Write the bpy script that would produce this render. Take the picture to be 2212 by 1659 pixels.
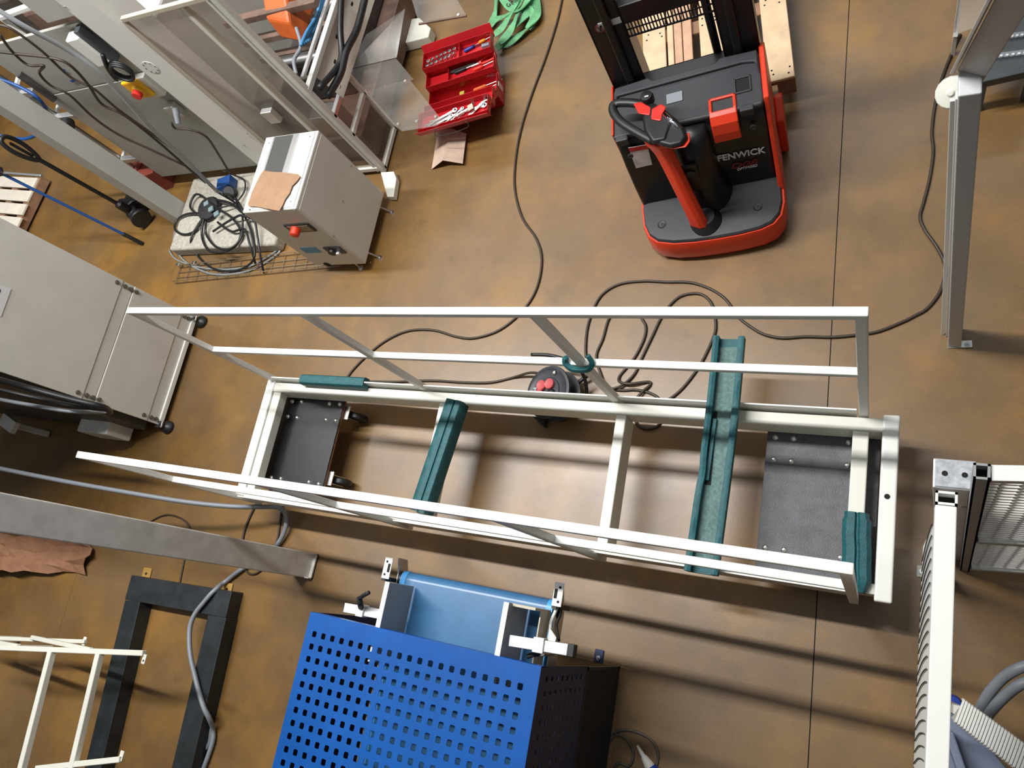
import bpy, bmesh, math, random
from mathutils import Vector, Matrix
random.seed(7)
for o in list(bpy.data.objects): bpy.data.objects.remove(o)
scn = bpy.context.scene
col = scn.collection

# ---------------------------------------------------------------- camera
HC = 4.0                                   # eye height on the mezzanine
FPX = 1601.51                              # focal length in px of the 2212x1659 frame
CX, CY = 1106.0, 829.5
R = Matrix(((0.89297823, 0.18231757, -0.41152178),
            (0.04564501, -0.9462578, -0.32017606),
            (-0.44777942, 0.26712633, -0.85330951)))
cam = bpy.data.cameras.new('camera'); cam.sensor_width = 36.0; cam.lens = FPX*36/2212
cam.clip_start = 0.05; cam.clip_end = 100
co = bpy.data.objects.new('camera', cam); col.objects.link(co); scn.camera = co
co.matrix_world = Matrix(((R[0][0], -R[1][0], -R[2][0], 0), (R[0][1], -R[1][1], -R[2][1], 0),
                          (R[0][2], -R[1][2], -R[2][2], HC), (0, 0, 0, 1)))
# ---------------------------------------------------------------- world, lamps, exposure
w = bpy.data.worlds.new('world'); scn.world = w; w.use_nodes = True
bg = w.node_tree.nodes['Background']; bg.inputs[0].default_value = (0.93, 0.97, 1.0, 1); bg.inputs[1].default_value = 0.06
def strip_lamp(name, loc, lx, ly, watts, colr=(1, 0.97, 0.92)):
    l = bpy.data.lights.new(name, 'AREA'); l.shape = 'RECTANGLE'; l.size = lx; l.size_y = ly
    l.energy = watts; l.color = colr
    o = bpy.data.objects.new(name, l); col.objects.link(o); o.location = loc
    return o
strip_lamp('ceiling_strip_lamp', (-4.3, 2.15, 7.0), 6.0, 0.22, 1480, (1, 0.99, 0.97))      # the row that casts the shadows
strip_lamp('ceiling_fill', (-3.0, 3.0, 8.5), 18.0, 14.0, 430, (0.95, 0.98, 1.0))   # added broad fill standing in for the hall's other lamps and roof
strip_lamp('ceiling_strip_lamp', (-4.0, 8.8, 7.0), 12.0, 0.5, 600, (1, 0.99, 0.97))     # next row of lamps, its sheen lies on the far floor
scn.view_settings.view_transform = 'Standard'; scn.view_settings.look = 'None'
scn.view_settings.gamma = 1; scn.view_settings.use_curve_mapping = False
scn.view_settings.exposure = -0.85

# ---------------------------------------------------------------- helpers: pixel -> world
def ray(px, py):
    return R.transposed() @ Vector(((px-CX)/FPX, (py-CY)/FPX, 1.0))
def P(px, py, z=0.0):
    d = ray(px, py); t = (z-HC)/d.z
    return Vector((d.x*t, d.y*t, z))
def PY(px, py, y):
    d = ray(px, py); t = y/d.y
    return Vector((d.x*t, y, HC+d.z*t))
def PX(px, py, x):
    d = ray(px, py); t = x/d.x
    return Vector((x, d.y*t, HC+d.z*t))
def PPL(px, py, p0, n):
    d = ray(px, py); c = Vector((0, 0, HC)); t = (Vector(p0)-c).dot(n)/d.dot(n)
    return c+d*t
def V(*a): return Vector(a)

# ---------------------------------------------------------------- materials
MATS = {}
def mat(name, c, rough=0.5, metal=0.0, var=0.0, scale=4.0, bump=0.0, bscale=60.0, c2=None, spec=0.5, coat=0.0):
    if name in MATS: return MATS[name]
    m = bpy.data.materials.new(name); m.use_nodes = True; nt = m.node_tree; N = nt.nodes; L = nt.links
    b = N['Principled BSDF']; b.inputs['Base Color'].default_value = (*c, 1); b.inputs['Roughness'].default_value = rough
    b.inputs['Metallic'].default_value = metal; b.inputs['Specular IOR Level'].default_value = spec
    b.inputs['Coat Weight'].default_value = coat
    if var or c2 or bump: g = N.new('ShaderNodeNewGeometry')
    if var or c2:
        n = N.new('ShaderNodeTexNoise'); n.inputs['Scale'].default_value = scale; n.inputs['Detail'].default_value = 6
        n.inputs['Roughness'].default_value = 0.65
        L.new(g.outputs['Position'], n.inputs['Vector'])
        r = N.new('ShaderNodeValToRGB'); r.color_ramp.elements[0].position = 0.32; r.color_ramp.elements[1].position = 0.68
        a = c2 if c2 else tuple(x*(1-var) for x in c)
        r.color_ramp.elements[0].color = (*a, 1)
        r.color_ramp.elements[1].color = (*(c if c2 else tuple(min(1, x*(1+var)) for x in c)), 1)
        L.new(n.outputs['Fac'], r.inputs['Fac']); L.new(r.outputs['Color'], b.inputs['Base Color'])
    if bump:
        n2 = N.new('ShaderNodeTexNoise'); n2.inputs['Scale'].default_value = bscale; n2.inputs['Detail'].default_value = 3
        L.new(g.outputs['Position'], n2.inputs['Vector'])
        bp = N.new('ShaderNodeBump'); bp.inputs['Strength'].default_value = bump; bp.inputs['Distance'].default_value = 0.004
        L.new(n2.outputs['Fac'], bp.inputs['Height']); L.new(bp.outputs['Normal'], b.inputs['Normal'])
    MATS[name] = m; return m
def clear_mat(name, tint, dirt, dirtc, rough=0.12):
    m = bpy.data.materials.new(name); m.use_nodes = True; nt = m.node_tree; N = nt.nodes; L = nt.links
    b = N['Principled BSDF']; b.inputs['Base Color'].default_value = (*dirtc, 1); b.inputs['Roughness'].default_value = rough
    t = N.new('ShaderNodeBsdfTransparent'); t.inputs[0].default_value = (*tint, 1)
    g = N.new('ShaderNodeNewGeometry'); n = N.new('ShaderNodeTexNoise'); n.inputs['Scale'].default_value = 3.5; n.inputs['Detail'].default_value = 5
    L.new(g.outputs['Position'], n.inputs['Vector'])
    mr = N.new('ShaderNodeMapRange'); mr.inputs[1].default_value = 0.3; mr.inputs[2].default_value = 0.75
    mr.inputs[3].default_value = dirt*0.55; mr.inputs[4].default_value = dirt*1.35
    L.new(n.outputs['Fac'], mr.inputs[0])
    mx = N.new('ShaderNodeMixShader'); L.new(mr.outputs[0], mx.inputs[0]); L.new(t.outputs[0], mx.inputs[1]); L.new(b.outputs[0], mx.inputs[2])
    L.new(mx.outputs[0], N['Material Output'].inputs['Surface'])
    MATS[name] = m; return m
WHITE = mat('white_paint', (0.80, 0.80, 0.76), 0.38)
CREAM = mat('cream_paint', (0.74, 0.73, 0.64), 0.42)
OFFW = mat('offwhite_paint', (0.66, 0.655, 0.61), 0.45, var=0.06, scale=3)
GREYW = mat('grey_white_paint', (0.55, 0.55, 0.51), 0.5, var=0.07, scale=2.5)
PANELG = mat('grey_panel_paint', (0.385, 0.38, 0.345), 0.5, var=0.06, scale=2.5)
COLG = mat('grey_column_paint', (0.46, 0.455, 0.42), 0.5, var=0.06, scale=2.5)
DIRTYW = mat('worn_white_paint', (0.76, 0.74, 0.69), 0.55, var=0.14, scale=7)
STEEL = mat('steel', (0.55, 0.56, 0.57), 0.32, 1.0)
ZINC = mat('zinc', (0.72, 0.72, 0.70), 0.28, 1.0)
ALU = mat('aluminium', (0.66, 0.66, 0.66), 0.42, 0.9, var=0.06, scale=20)
GALV = mat('galvanised', (0.62, 0.55, 0.45), 0.35, 1.0)
BLACK = mat('black_plastic', (0.012, 0.012, 0.013), 0.45)
BLACKM = mat('black_paint', (0.010, 0.010, 0.011), 0.35)
DGREY = mat('dark_grey_plastic', (0.035, 0.037, 0.042), 0.55, bump=0.12, bscale=400)
RUBBER = mat('rubber', (0.018, 0.017, 0.016), 0.6)
CORDM = mat('cord_rubber', (0.045, 0.032, 0.022), 0.45)
RED = mat('red_plastic', (0.72, 0.045, 0.014), 0.38)
REDB = mat('bright_red', (0.75, 0.03, 0.02), 0.3)
TOOLRED = mat('toolbox_red', (0.50, 0.012, 0.018), 0.35)
TEAL = mat('teal_foam', (0.008, 0.095, 0.108), 0.5, var=0.25, scale=30, bump=0.5, bscale=250)
TEALIN = mat('teal_foam_inside', (0.12, 0.21, 0.20), 0.75, var=0.3, scale=60, bump=0.8, bscale=180)
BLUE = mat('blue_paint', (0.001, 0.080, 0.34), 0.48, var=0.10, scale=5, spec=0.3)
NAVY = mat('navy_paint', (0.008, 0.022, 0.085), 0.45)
BELT = mat('blue_belt', (0.040, 0.145, 0.30), 0.30, var=0.12, scale=6)
PLYB = mat('phenolic_plywood', (0.009, 0.009, 0.011), 0.30, var=0.35, scale=9, bump=0.25, bscale=300)
PLYG = mat('phenolic_plywood_worn', (0.085, 0.088, 0.098), 0.40, var=0.30, scale=9, bump=0.4, bscale=260)
PLYE = mat('plywood_edge', (0.20, 0.085, 0.04), 0.7, var=0.3, scale=40)
WOOD = mat('pale_pallet_wood', (0.72, 0.52, 0.33), 0.6, var=0.14, scale=9, bump=0.3, bscale=90)
WOOD2 = mat('pink_pallet_wood', (0.60, 0.37, 0.24), 0.6, var=0.12, scale=12, bump=0.3, bscale=90)
WOODE = mat('pallet_end_grain', (0.27, 0.15, 0.085), 0.75, var=0.2, scale=20)
KRAFT = mat('kraft_card', (0.34, 0.20, 0.115), 0.75, var=0.10, scale=14, bump=0.15, bscale=120)
CARD = mat('pale_cardboard', (0.60, 0.45, 0.36), 0.75, var=0.08, scale=14)
PAPER = mat('brown_paper', (0.27, 0.13, 0.070), 0.7, var=0.15, scale=9, bump=0.2, bscale=40)
DSTEEL = mat('dark_steel', (0.040, 0.046, 0.050), 0.42, 0.5, var=0.30, scale=7)
BRASS = mat('yellow_tab', (0.40, 0.23, 0.055), 0.5)
HOSE = mat('grey_hose', (0.23, 0.25, 0.28), 0.45)
GREEN = mat('green_webbing', (0.15, 0.42, 0.20), 0.7, var=0.2, scale=25, bump=0.4, bscale=300)
YELLOW = mat('yellow_plastic', (0.85, 0.47, 0.01), 0.4)
BLUEP = mat('blue_plastic', (0.015, 0.07, 0.25), 0.4)
ROYAL = mat('royal_blue', (0.012, 0.04, 0.30), 0.35)
CONC = mat('speckled_base', (0.41, 0.385, 0.325), 0.7, var=0.25, scale=45, bump=0.5, bscale=140)
ORANGE = mat('orange_plastic', (0.62, 0.12, 0.02), 0.5, var=0.15, scale=8)
DARKMACH = mat('dark_machinery', (0.07, 0.06, 0.055), 0.5, var=0.4, scale=10)
BROWNMACH = mat('brown_machinery', (0.16, 0.10, 0.075), 0.5, var=0.35, scale=8)
BRICKRED = mat('oxide_red_paint', (0.22, 0.045, 0.03), 0.5)
VENT = mat('vent_mesh', (0.09, 0.09, 0.088), 0.6, bump=0.8, bscale=700)
LABELW = mat('white_label', (0.72, 0.72, 0.72), 0.5)
GREYL = mat('grey_label', (0.23, 0.25, 0.28), 0.5)
BLUEL = mat('blue_label', (0.10, 0.33, 0.55), 0.5)
HOLE = mat('hole_black', (0.004, 0.004, 0.004), 0.8)
SLATE = mat('slate_panel', (0.055, 0.065, 0.070), 0.45, var=0.2, scale=5)
LAVG = mat('blue_grey_plastic', (0.16, 0.19, 0.27), 0.5)
SOCKETR = mat('dusty_red_socket', (0.50, 0.085, 0.09), 0.5)
REELB = mat('reel_black', (0.030, 0.033, 0.040), 0.45, var=0.35, scale=14)
SKIN = mat('beige_plastic', (0.55, 0.50, 0.40), 0.5)
PLEXI = clear_mat('plexiglass', (0.90, 0.87, 0.84), 0.25, (0.42, 0.38, 0.34))
PLEXIC = clear_mat('plexiglass_clean', (0.95, 0.94, 0.92), 0.11, (0.60, 0.58, 0.55))

def floor_mat():
    m = bpy.data.materials.new('epoxy_floor'); m.use_nodes = True; nt = m.node_tree; N = nt.nodes; L = nt.links
    b = N['Principled BSDF']; g = N.new('ShaderNodeNewGeometry')
    def noise(s, d=5, r=0.6, off=0):
        n = N.new('ShaderNodeTexNoise'); n.inputs['Scale'].default_value = s; n.inputs['Detail'].default_value = d
        n.inputs['Roughness'].default_value = r
        if off:
            a = N.new('ShaderNodeVectorMath'); a.operation = 'ADD'; a.inputs[1].default_value = (off, off*1.7, 0)
            L.new(g.outputs['Position'], a.inputs[0]); L.new(a.outputs[0], n.inputs['Vector'])
        else: L.new(g.outputs['Position'], n.inputs['Vector'])
        return n
    def ramp(n, stops):
        r = N.new('ShaderNodeValToRGB'); e = r.color_ramp.elements
        e[0].position, e[0].color = stops[0][0], (*stops[0][1], 1); e[1].position, e[1].color = stops[-1][0], (*stops[-1][1], 1)
        for p, c in stops[1:-1]:
            q = e.new(p); q.color = (*c, 1)
        L.new(n.outputs['Fac'], r.inputs['Fac']); return r
    r1 = ramp(noise(1.9, 6, 0.62), [(0.28, (0.118, 0.062, 0.018)), (0.50, (0.185, 0.096, 0.022)), (0.72, (0.285, 0.140, 0.022))])
    r2 = ramp(noise(0.9, 4, 0.5, 5.3), [(0.40, (0, 0, 0)), (0.68, (1, 1, 1))])
    mx = N.new('ShaderNodeMixRGB'); mx.inputs[2].default_value = (0.185, 0.123, 0.066, 1)
    mul = N.new('ShaderNodeMath'); mul.operation = 'MULTIPLY'; mul.inputs[1].default_value = 0.50
    L.new(r2.outputs[0], mul.inputs[0]); L.new(mul.outputs[0], mx.inputs[0]); L.new(r1.outputs[0], mx.inputs[1])
    r3 = ramp(noise(3.4, 8, 0.7, 11.1), [(0.26, (0.62, 0.62, 0.66)), (0.42, (1, 1, 1))])
    m2 = N.new('ShaderNodeMixRGB'); m2.blend_type = 'MULTIPLY'; m2.inputs[0].default_value = 0.8
    L.new(mx.outputs[0], m2.inputs[1]); L.new(r3.outputs[0], m2.inputs[2])
    r4 = ramp(noise(160, 2, 0.5), [(0.30, (0.86, 0.86, 0.86)), (0.7, (1.1, 1.1, 1.1))])
    m3 = N.new('ShaderNodeMixRGB'); m3.blend_type = 'MULTIPLY'; m3.inputs[0].default_value = 1
    L.new(m2.outputs[0], m3.inputs[1]); L.new(r4.outputs[0], m3.inputs[2])
    L.new(m3.outputs[0], b.inputs['Base Color'])
    rr = N.new('ShaderNodeMapRange'); rr.inputs[3].default_value = 0.32; rr.inputs[4].default_value = 0.50
    L.new(noise(2.3, 5, 0.6, 3.7).outputs['Fac'], rr.inputs[0]); L.new(rr.outputs[0], b.inputs['Roughness'])
    b.inputs['Specular IOR Level'].default_value = 0.8
    bp = N.new('ShaderNodeBump'); bp.inputs['Strength'].default_value = 0.08; bp.inputs['Distance'].default_value = 0.003
    L.new(noise(70, 3).outputs['Fac'], bp.inputs['Height']); L.new(bp.outputs['Normal'], b.inputs['Normal'])
    return m
FLOOR = floor_mat()

# ---------------------------------------------------------------- helpers: mesh building
WL = {}
def thing(name, label, cat, loc, group=None):
    o = bpy.data.objects.new(name, None); col.objects.link(o); o.location = loc; o.empty_display_size = 0.1
    o['label'] = label; o['category'] = cat
    if group: o['group'] = group
    WL[o.name] = Vector(loc); return o
def tag(o, label, cat, group=None):
    o['label'] = label; o['category'] = cat
    if group: o['group'] = group
    return o
def smoothpath(pts, n=6, closed=False):
    pts = [Vector(p) for p in pts]; out = []; N = len(pts)
    for i in range(N if closed else N-1):
        if closed: p0, p1, p2, p3 = pts[i-1], pts[i], pts[(i+1) % N], pts[(i+2) % N]
        else: p0, p1, p2, p3 = pts[max(i-1, 0)], pts[i], pts[i+1], pts[min(i+2, N-1)]
        for k in range(n):
            t = k/n
            out.append(0.5*((2*p1)+(p2-p0)*t+(2*p0-5*p1+4*p2-p3)*t*t+(3*p1-p0-3*p2+p3)*t**3))
    if not closed: out.append(pts[-1])
    return out
class B:
    def __init__(s, M=None): s.v = []; s.f = []; s.M = M
    def add(s, vs, fs):
        k = len(s.v)
        for p in vs:
            p = Vector(p); s.v.append(s.M @ p if s.M else p)
        s.f += [tuple(i+k for i in f) for f in fs]; return s
    def box(s, c, size, rot=None):
        c = Vector(c); x, y, z = (q/2 for q in size); vs = []
        for dz in (-z, z):
            for dx, dy in ((-x, -y), (x, -y), (x, y), (-x, y)):
                q = Vector((dx, dy, dz)); vs.append(c+(rot @ q if rot else q))
        return s.add(vs, [(3, 2, 1, 0), (4, 5, 6, 7), (0, 1, 5, 4), (1, 2, 6, 5), (2, 3, 7, 6), (3, 0, 4, 7)])
    def bx(s, x0, x1, y0, y1, z0, z1):
        return s.box(((x0+x1)/2, (y0+y1)/2, (z0+z1)/2), (abs(x1-x0), abs(y1-y0), abs(z1-z0)))
    def beam(s, a, b, wd, ht, up=(0, 0, 1)):
        a, b = Vector(a), Vector(b); d = (b-a); l = d.length; d.normalize(); up = Vector(up)
        x = d.cross(up)
        if x.length < 1e-4: x = d.cross(Vector((0, 1, 0)))
        x.normalize(); z = x.cross(d)
        return s.box((a+b)/2, (wd, l, ht), Matrix((x, d, z)).transposed())
    def prism(s, poly, vec):
        n = len(poly); vec = Vector(vec); a = [Vector(p) for p in poly]
        vs = a+[p+vec for p in a]
        fs = [tuple(range(n))[::-1], tuple(range(n, 2*n))]+[(i, (i+1) % n, (i+1) % n+n, i+n) for i in range(n)]
        return s.add(vs, fs)
    def loft(s, rings, cap=True):
        n = len(rings[0]); vs = [p for r in rings for p in r]; fs = []
        for k in range(len(rings)-1):
            fs += [(k*n+i, k*n+(i+1) % n, (k+1)*n+(i+1) % n, (k+1)*n+i) for i in range(n)]
        if cap: fs += [tuple(range(n))[::-1], tuple(range((len(rings)-1)*n, len(rings)*n))]
        return s.add(vs, fs)
    def sweep(s, pts, prof, up=None, closed=False, cap=True):
        """profile points (a,b) swept along pts; a = sideways, b = up"""
        pts = [Vector(p) for p in pts]; N = len(pts); rings = []; prev = None
        for i, p in enumerate(pts):
            if closed: d = pts[(i+1) % N]-pts[i-1]
            else: d = pts[min(i+1, N-1)]-pts[max(i-1, 0)]
            d.normalize()
            u = Vector(up) if up else (prev if prev else (Vector((0, 0, 1)) if abs(d.z) < 0.9 else Vector((1, 0, 0))))
            x = d.cross(u)
            if x.length < 1e-5: x = d.orthogonal()
            x.normalize(); z = x.cross(d); prev = z
            rings.append([p+x*a+z*b for a, b in prof])
        if closed: rings.append(rings[0])
        return s.loft(rings, cap and not closed)
    def tube(s, pts, r, n=8, closed=False):
        return s.sweep(pts, [(r*math.cos(2*math.pi*i/n), r*math.sin(2*math.pi*i/n)) for i in range(n)], closed=closed)
    def cyl(s, a, b, r, n=16, r2=None):
        a, b = Vector(a), Vector(b); d = (b-a).normalized(); x = d.orthogonal().normalized(); y = d.cross(x); r2 = r if r2 is None else r2
        c = [(math.cos(2*math.pi*i/n), math.sin(2*math.pi*i/n)) for i in range(n)]
        return s.loft([[a+x*r*p+y*r*q for p, q in c], [b+x*r2*p+y*r2*q for p, q in c]])
    def lathe(s, a, d, prof, n=20):
        a = Vector(a); d = Vector(d).normalized(); x = d.orthogonal().normalized(); y = d.cross(x)
        return s.loft([[a+d*h+x*(r*math.cos(2*math.pi*i/n))+y*(r*math.sin(2*math.pi*i/n)) for i in range(n)] for r, h in prof])
    def done(s, name, m, parent=None, bev=0, seg=2, smooth=False, kind=None):
        me = bpy.data.meshes.new(name)
        if parent is not None: off = WL[parent.name]
        else:
            xs = [v.x for v in s.v]; ys = [v.y for v in s.v]; zs = [v.z for v in s.v]
            off = Vector(((min(xs)+max(xs))/2, (min(ys)+max(ys))/2, min(zs)))
        me.from_pydata([v-off for v in s.v], [], s.f)
        bm = bmesh.new(); bm.from_mesh(me)
        if not kind == 'open': bmesh.ops.recalc_face_normals(bm, faces=bm.faces)
        bm.to_mesh(me); bm.free()
        me.materials.append(m)
        if smooth:
            for p in me.polygons: p.use_smooth = True
            if smooth != 'all':
                try: me.set_sharp_from_angle(angle=math.radians(38))
                except Exception: pass
        o = bpy.data.objects.new(name, me); col.objects.link(o)
        if parent is not None: o.parent = parent
        else: o.location = off
        WL[o.name] = off
        if bev:
            md = o.modifiers.new('bevel', 'BEVEL'); md.width = bev; md.segments = seg; md.limit_method = 'ANGLE'; md.angle_limit = math.radians(35)
        return o
def inst(src, loc, parent=None, rot=None, name=None):
    """another object sharing src's mesh; src was built around the world origin (see proto)"""
    o = bpy.data.objects.new(name or src.name, src); col.objects.link(o)
    if parent is not None: o.parent = parent; o.location = Vector(loc)-WL[parent.name]
    else: o.location = loc
    if rot is not None: o.rotation_euler = rot.to_euler() if hasattr(rot, 'to_euler') else rot
    WL[o.name] = Vector(loc); return o
def proto(b, name, m, smooth=False):
    me = bpy.data.meshes.new(name); me.from_pydata([tuple(v) for v in b.v], [], b.f)
    bm = bmesh.new(); bm.from_mesh(me); bmesh.ops.recalc_face_normals(bm, faces=bm.faces); bm.to_mesh(me); bm.free()
    me.materials.append(m)
    if smooth:
        for p in me.polygons: p.use_smooth = True
        try: me.set_sharp_from_angle(angle=math.radians(38))
        except Exception: pass
    return me
def text(name, body, size, M, m, parent, shear=0.0, bold=0.0, depth=0.0006, align='LEFT', sx=1.0):
    cu = bpy.data.curves.new(name, 'FONT'); cu.body = body; cu.size = size; cu.extrude = depth; cu.shear = shear; cu.align_x = align; cu.offset = bold
    t = bpy.data.objects.new(name+'_tmp', cu); col.objects.link(t)
    dg = bpy.context.evaluated_depsgraph_get(); dg.update()
    me = bpy.data.meshes.new_from_object(t.evaluated_get(dg)); bpy.data.objects.remove(t)
    off = WL[parent.name]
    me.transform(Matrix.Translation(-off) @ M @ Matrix.Diagonal((sx, 1, 1, 1)))
    me.materials.clear(); me.materials.append(m)
    o = bpy.data.objects.new(name, me); col.objects.link(o); o.parent = parent; WL[o.name] = off
    return o
def basis(o, x, y):
    x = Vector(x).normalized(); n = x.cross(Vector(y)).normalized(); y = n.cross(x)
    M = Matrix((x, y, n)).transposed().to_4x4(); M.translation = Vector(o); return M
def zalign(d):
    return Vector(d).to_track_quat('Z', 'Y')
dome = B().lathe((0, 0, 0), (0, 0, 1), [(0.0155, 0), (0.014, 0.004), (0.009, 0.008), (0.001, 0.0095)], 10)
DOME = proto(dome, 'bolt', ZINC, True)
SCREW = proto(B().lathe((0, 0, 0), (0, 0, 1), [(0.006, 0), (0.006, 0.003), (0.004, 0.005), (0.0005, 0.0055)], 8), 'screw', STEEL, True)
HEX = proto(B().cyl((0, 0, 0), (0, 0, 0.008), 0.013, 6).cyl((0, 0, 0.008), (0, 0, 0.016), 0.006, 8), 'bolt', STEEL)
BIGBOLT = proto(B().cyl((0, 0, 0), (0, 0, 0.003), 0.017, 12).cyl((0, 0, 0.003), (0, 0, 0.012), 0.0125, 10), 'bolt', mat('dull_bolt', (0.22, 0.22, 0.20), 0.5, 0.8), True)

# ================================================================ floor: slabs with saw-cut joints
j0, j1 = P(1835, 0), P(1745, 1659); dj = (j1-j0)/(j1.y-j0.y)
def jx(y, p=j0): return p.x+dj.x*(y-p.y)
k0, k1 = P(383, 556), P(351, 657); dk = (k1-k0)/(k1.y-k0.y)
def kx(y): return k0.x+dk.x*(y-k0.y)
Y0, Y1 = -8.0, 16.0; g = 0.0025
fl = B().bx(-22, 8, Y0, Y1, -0.12, -0.0008).done('floor', mat('joint_filler', (0.012, 0.012, 0.013), 0.9, spec=0.1)); fl['kind'] = 'structure'
for xa, xb in ((lambda y: -22, lambda y: kx(y)-0.001), (lambda y: kx(y)+0.001, lambda y: jx(y)-g), (lambda y: jx(y)+g, lambda y: 8)):
    B().prism([(xa(Y0), Y0, -0.0008), (xb(Y0), Y0, -0.0008), (xb(Y1), Y1, -0.0008), (xa(Y1), Y1, -0.0008)], (0, 0, 0.0008)).done('floor_slab', FLOOR, fl)

# ================================================================ white guard rail frame
gf = thing('guard_rail_frame', 'long white steel frame with two guard rails, standing on black dollies', 'frame', (-1.85, 0.667, 0.22))
ZT, ZB = 0.36, 0.225
YF0, YF1 = 1.000, 1.065; YN0, YN1 = 0.277, 0.323
B().bx(-3.70, 0.006, YF0, YF1, ZB, ZT).done('side_beam', CREAM, gf, 0.006)
B().bx(-3.70, 0.006, YN0, YN1, ZB, ZT).done('side_beam', CREAM, gf, 0.006)
B().bx(-3.695, -3.630, YN1, YF0, ZT-0.075, ZT-0.006).done('cross_beam', CREAM, gf, 0.005)
for px in (951, 1341):
    c = P(px, 900, ZT).x
    B().bx(c-0.028, c+0.028, YN1, YF0, ZB-0.02, ZT-0.003).done('cross_beam', CREAM, gf, 0.005)
B().bx(-0.118, -0.050, YN1, YF0, ZB, ZT-0.003).done('cross_beam', CREAM, gf, 0.005)
ep = B().bx(0.004, 0.074, 0.250, 1.082, ZT-0.06, ZT+0.012).done('end_plate', WHITE, gf, 0.009, 3)
B().cyl((0.036, 0.705, ZT+0.0118), (0.036, 0.705, ZT+0.0132), 0.012, 16).done('bolt_hole', HOLE, ep)
B().bx(-3.768, -3.700, 0.262, 1.080, ZT-0.09, ZT+0.006).done('end_plate', WHITE, gf, 0.008, 3)
# gusset stubs that tie the side beams to the end plate
posts = [-3.720, -2.499, -1.278, -0.076]
def fence(yR, yL, wd, ytoe):
    def ye(x): return yR+(yL-yR)*(x+0.06)/(-3.68)          # far edge of the rails
    def rail(nm, xa, xb, z0, z1, i0=0.0):
        B().beam((xa, ye(xa)-wd/2, (z0+z1)/2), (xb, ye(xb)-wd/2, (z0+z1)/2), wd-i0, z1-z0).done(nm, WHITE, gf, 0.004)
    rail('top_rail', -3.742, -0.055, 1.484, 1.520)
    for i in range(3):
        rail('middle_rail', posts[i], posts[i+1], 0.898, 0.930, 0.001)
        B().bx(posts[i]+0.03, posts[i+1]-0.03, ytoe-0.004, ytoe+0.004, 0.225, 0.42).done('toe_plate', WHITE, gf, 0.001, 1)
    for x in posts:
        y = ye(x)
        B().bx(x-0.020, x+0.020, y-wd+0.001, y-0.001, 0.175, 1.486).done('rail_post', WHITE, gf, 0.004)
fence(1.107, 1.107, 0.036, 1.083)
fence(0.272, 0.290, 0.036, 0.271)

# ================================================================ dollies under the frame
def dolly(label, x0, x1, y0, y1, deckm, bolts, xin=0.015):
    d = thing('dolly', label, 'dolly', ((x0+x1)/2, (y0+y1)/2, 0), 'plywood dollies under the white frame')
    B().bx(x0, x1, y0, y1, 0.197, 0.204).bx(x0+0.004, x1-0.004, y0+0.004, y1-0.004, 0.187, 0.197).done('deck_edge', PLYE, d, 0.001, 1)
    dk_ = B().bx(x0+0.002, x1-0.002, y0+0.002, y1-0.002, 0.204, 0.217).done('deck', deckm, d, 0.001, 1)
    for b in bolts:
        p = P(*b, 0.217)
        if x0+0.015 < p.x < x1-0.012 and y0 < p.y < y1: inst(DOME, p, d)
    for cx_ in (x0+0.085, x1-xin):
        for cy_ in (y0+0.09, y1-0.12):
            cs = B().bx(cx_-0.05, cx_+0.05, cy_-0.045, cy_+0.045, 0.180, 0.187).beam((cx_, cy_-0.028, 0.18), (cx_+0.03, cy_-0.028, 0.062), 0.004, 0.05, (1, 0, 0)).beam((cx_, cy_+0.028, 0.18), (cx_+0.03, cy_+0.028, 0.062), 0.004, 0.05, (1, 0, 0)).done('caster_fork', ZINC, d)
            B().lathe((cx_+0.035, cy_-0.02, 0.073), (0, 1, 0), [(0.03, 0), (0.066, 0), (0.073, 0.008), (0.073, 0.032), (0.066, 0.04), (0.03, 0.04)], 24).done('caster_wheel', BLACK, d, smooth=True)
    return d
dolly('glossy black plywood dolly on casters under the left end of the white frame', -3.73, P(743, 872, .217).x, 0.40, 1.055, PLYB,
      [(631.6, 867), (651.6, 868), (712, 872), (734, 873), (622, 899.5), (641.6, 902), (704, 906.5), (725, 908.5), (586, 1032), (606.5, 1034), (667, 1041), (688, 1045.6)])
dolly('scuffed grey plywood dolly on casters under the right end of the white frame', P(1657, 940, .217).x, 0.002, 0.29, 1.055, PLYG,
      [(1675, 944.5), (1714, 947), (1833, 955), (1671, 992), (1709, 996), (1830, 1005), (1653, 1183), (1693.5, 1188), (1815.6, 1205)], 0.12)

# ================================================================ teal foam edge protectors
def uprof(w_, h_, t, open_up=True, lip=0.0):
    """U profile outline, ccw, opening towards +b"""
    a = w_/2
    pts = [(-a, h_), (-a, t*0.9), (-a+t*0.35, t*0.25), (-a+t*0.9, 0), (a-t*0.9, 0), (a-t*0.35, t*0.25), (a, t*0.9), (a, h_),
           (a-t*0.5, h_+t*0.18), (a-t-lip, h_), (a-t, h_-0.012), (a-t, t), (-a+t, t), (-a+t, h_-0.012), (-a+t+lip, h_), (-a+t*0.5, h_+t*0.18)]
    return pts
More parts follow.
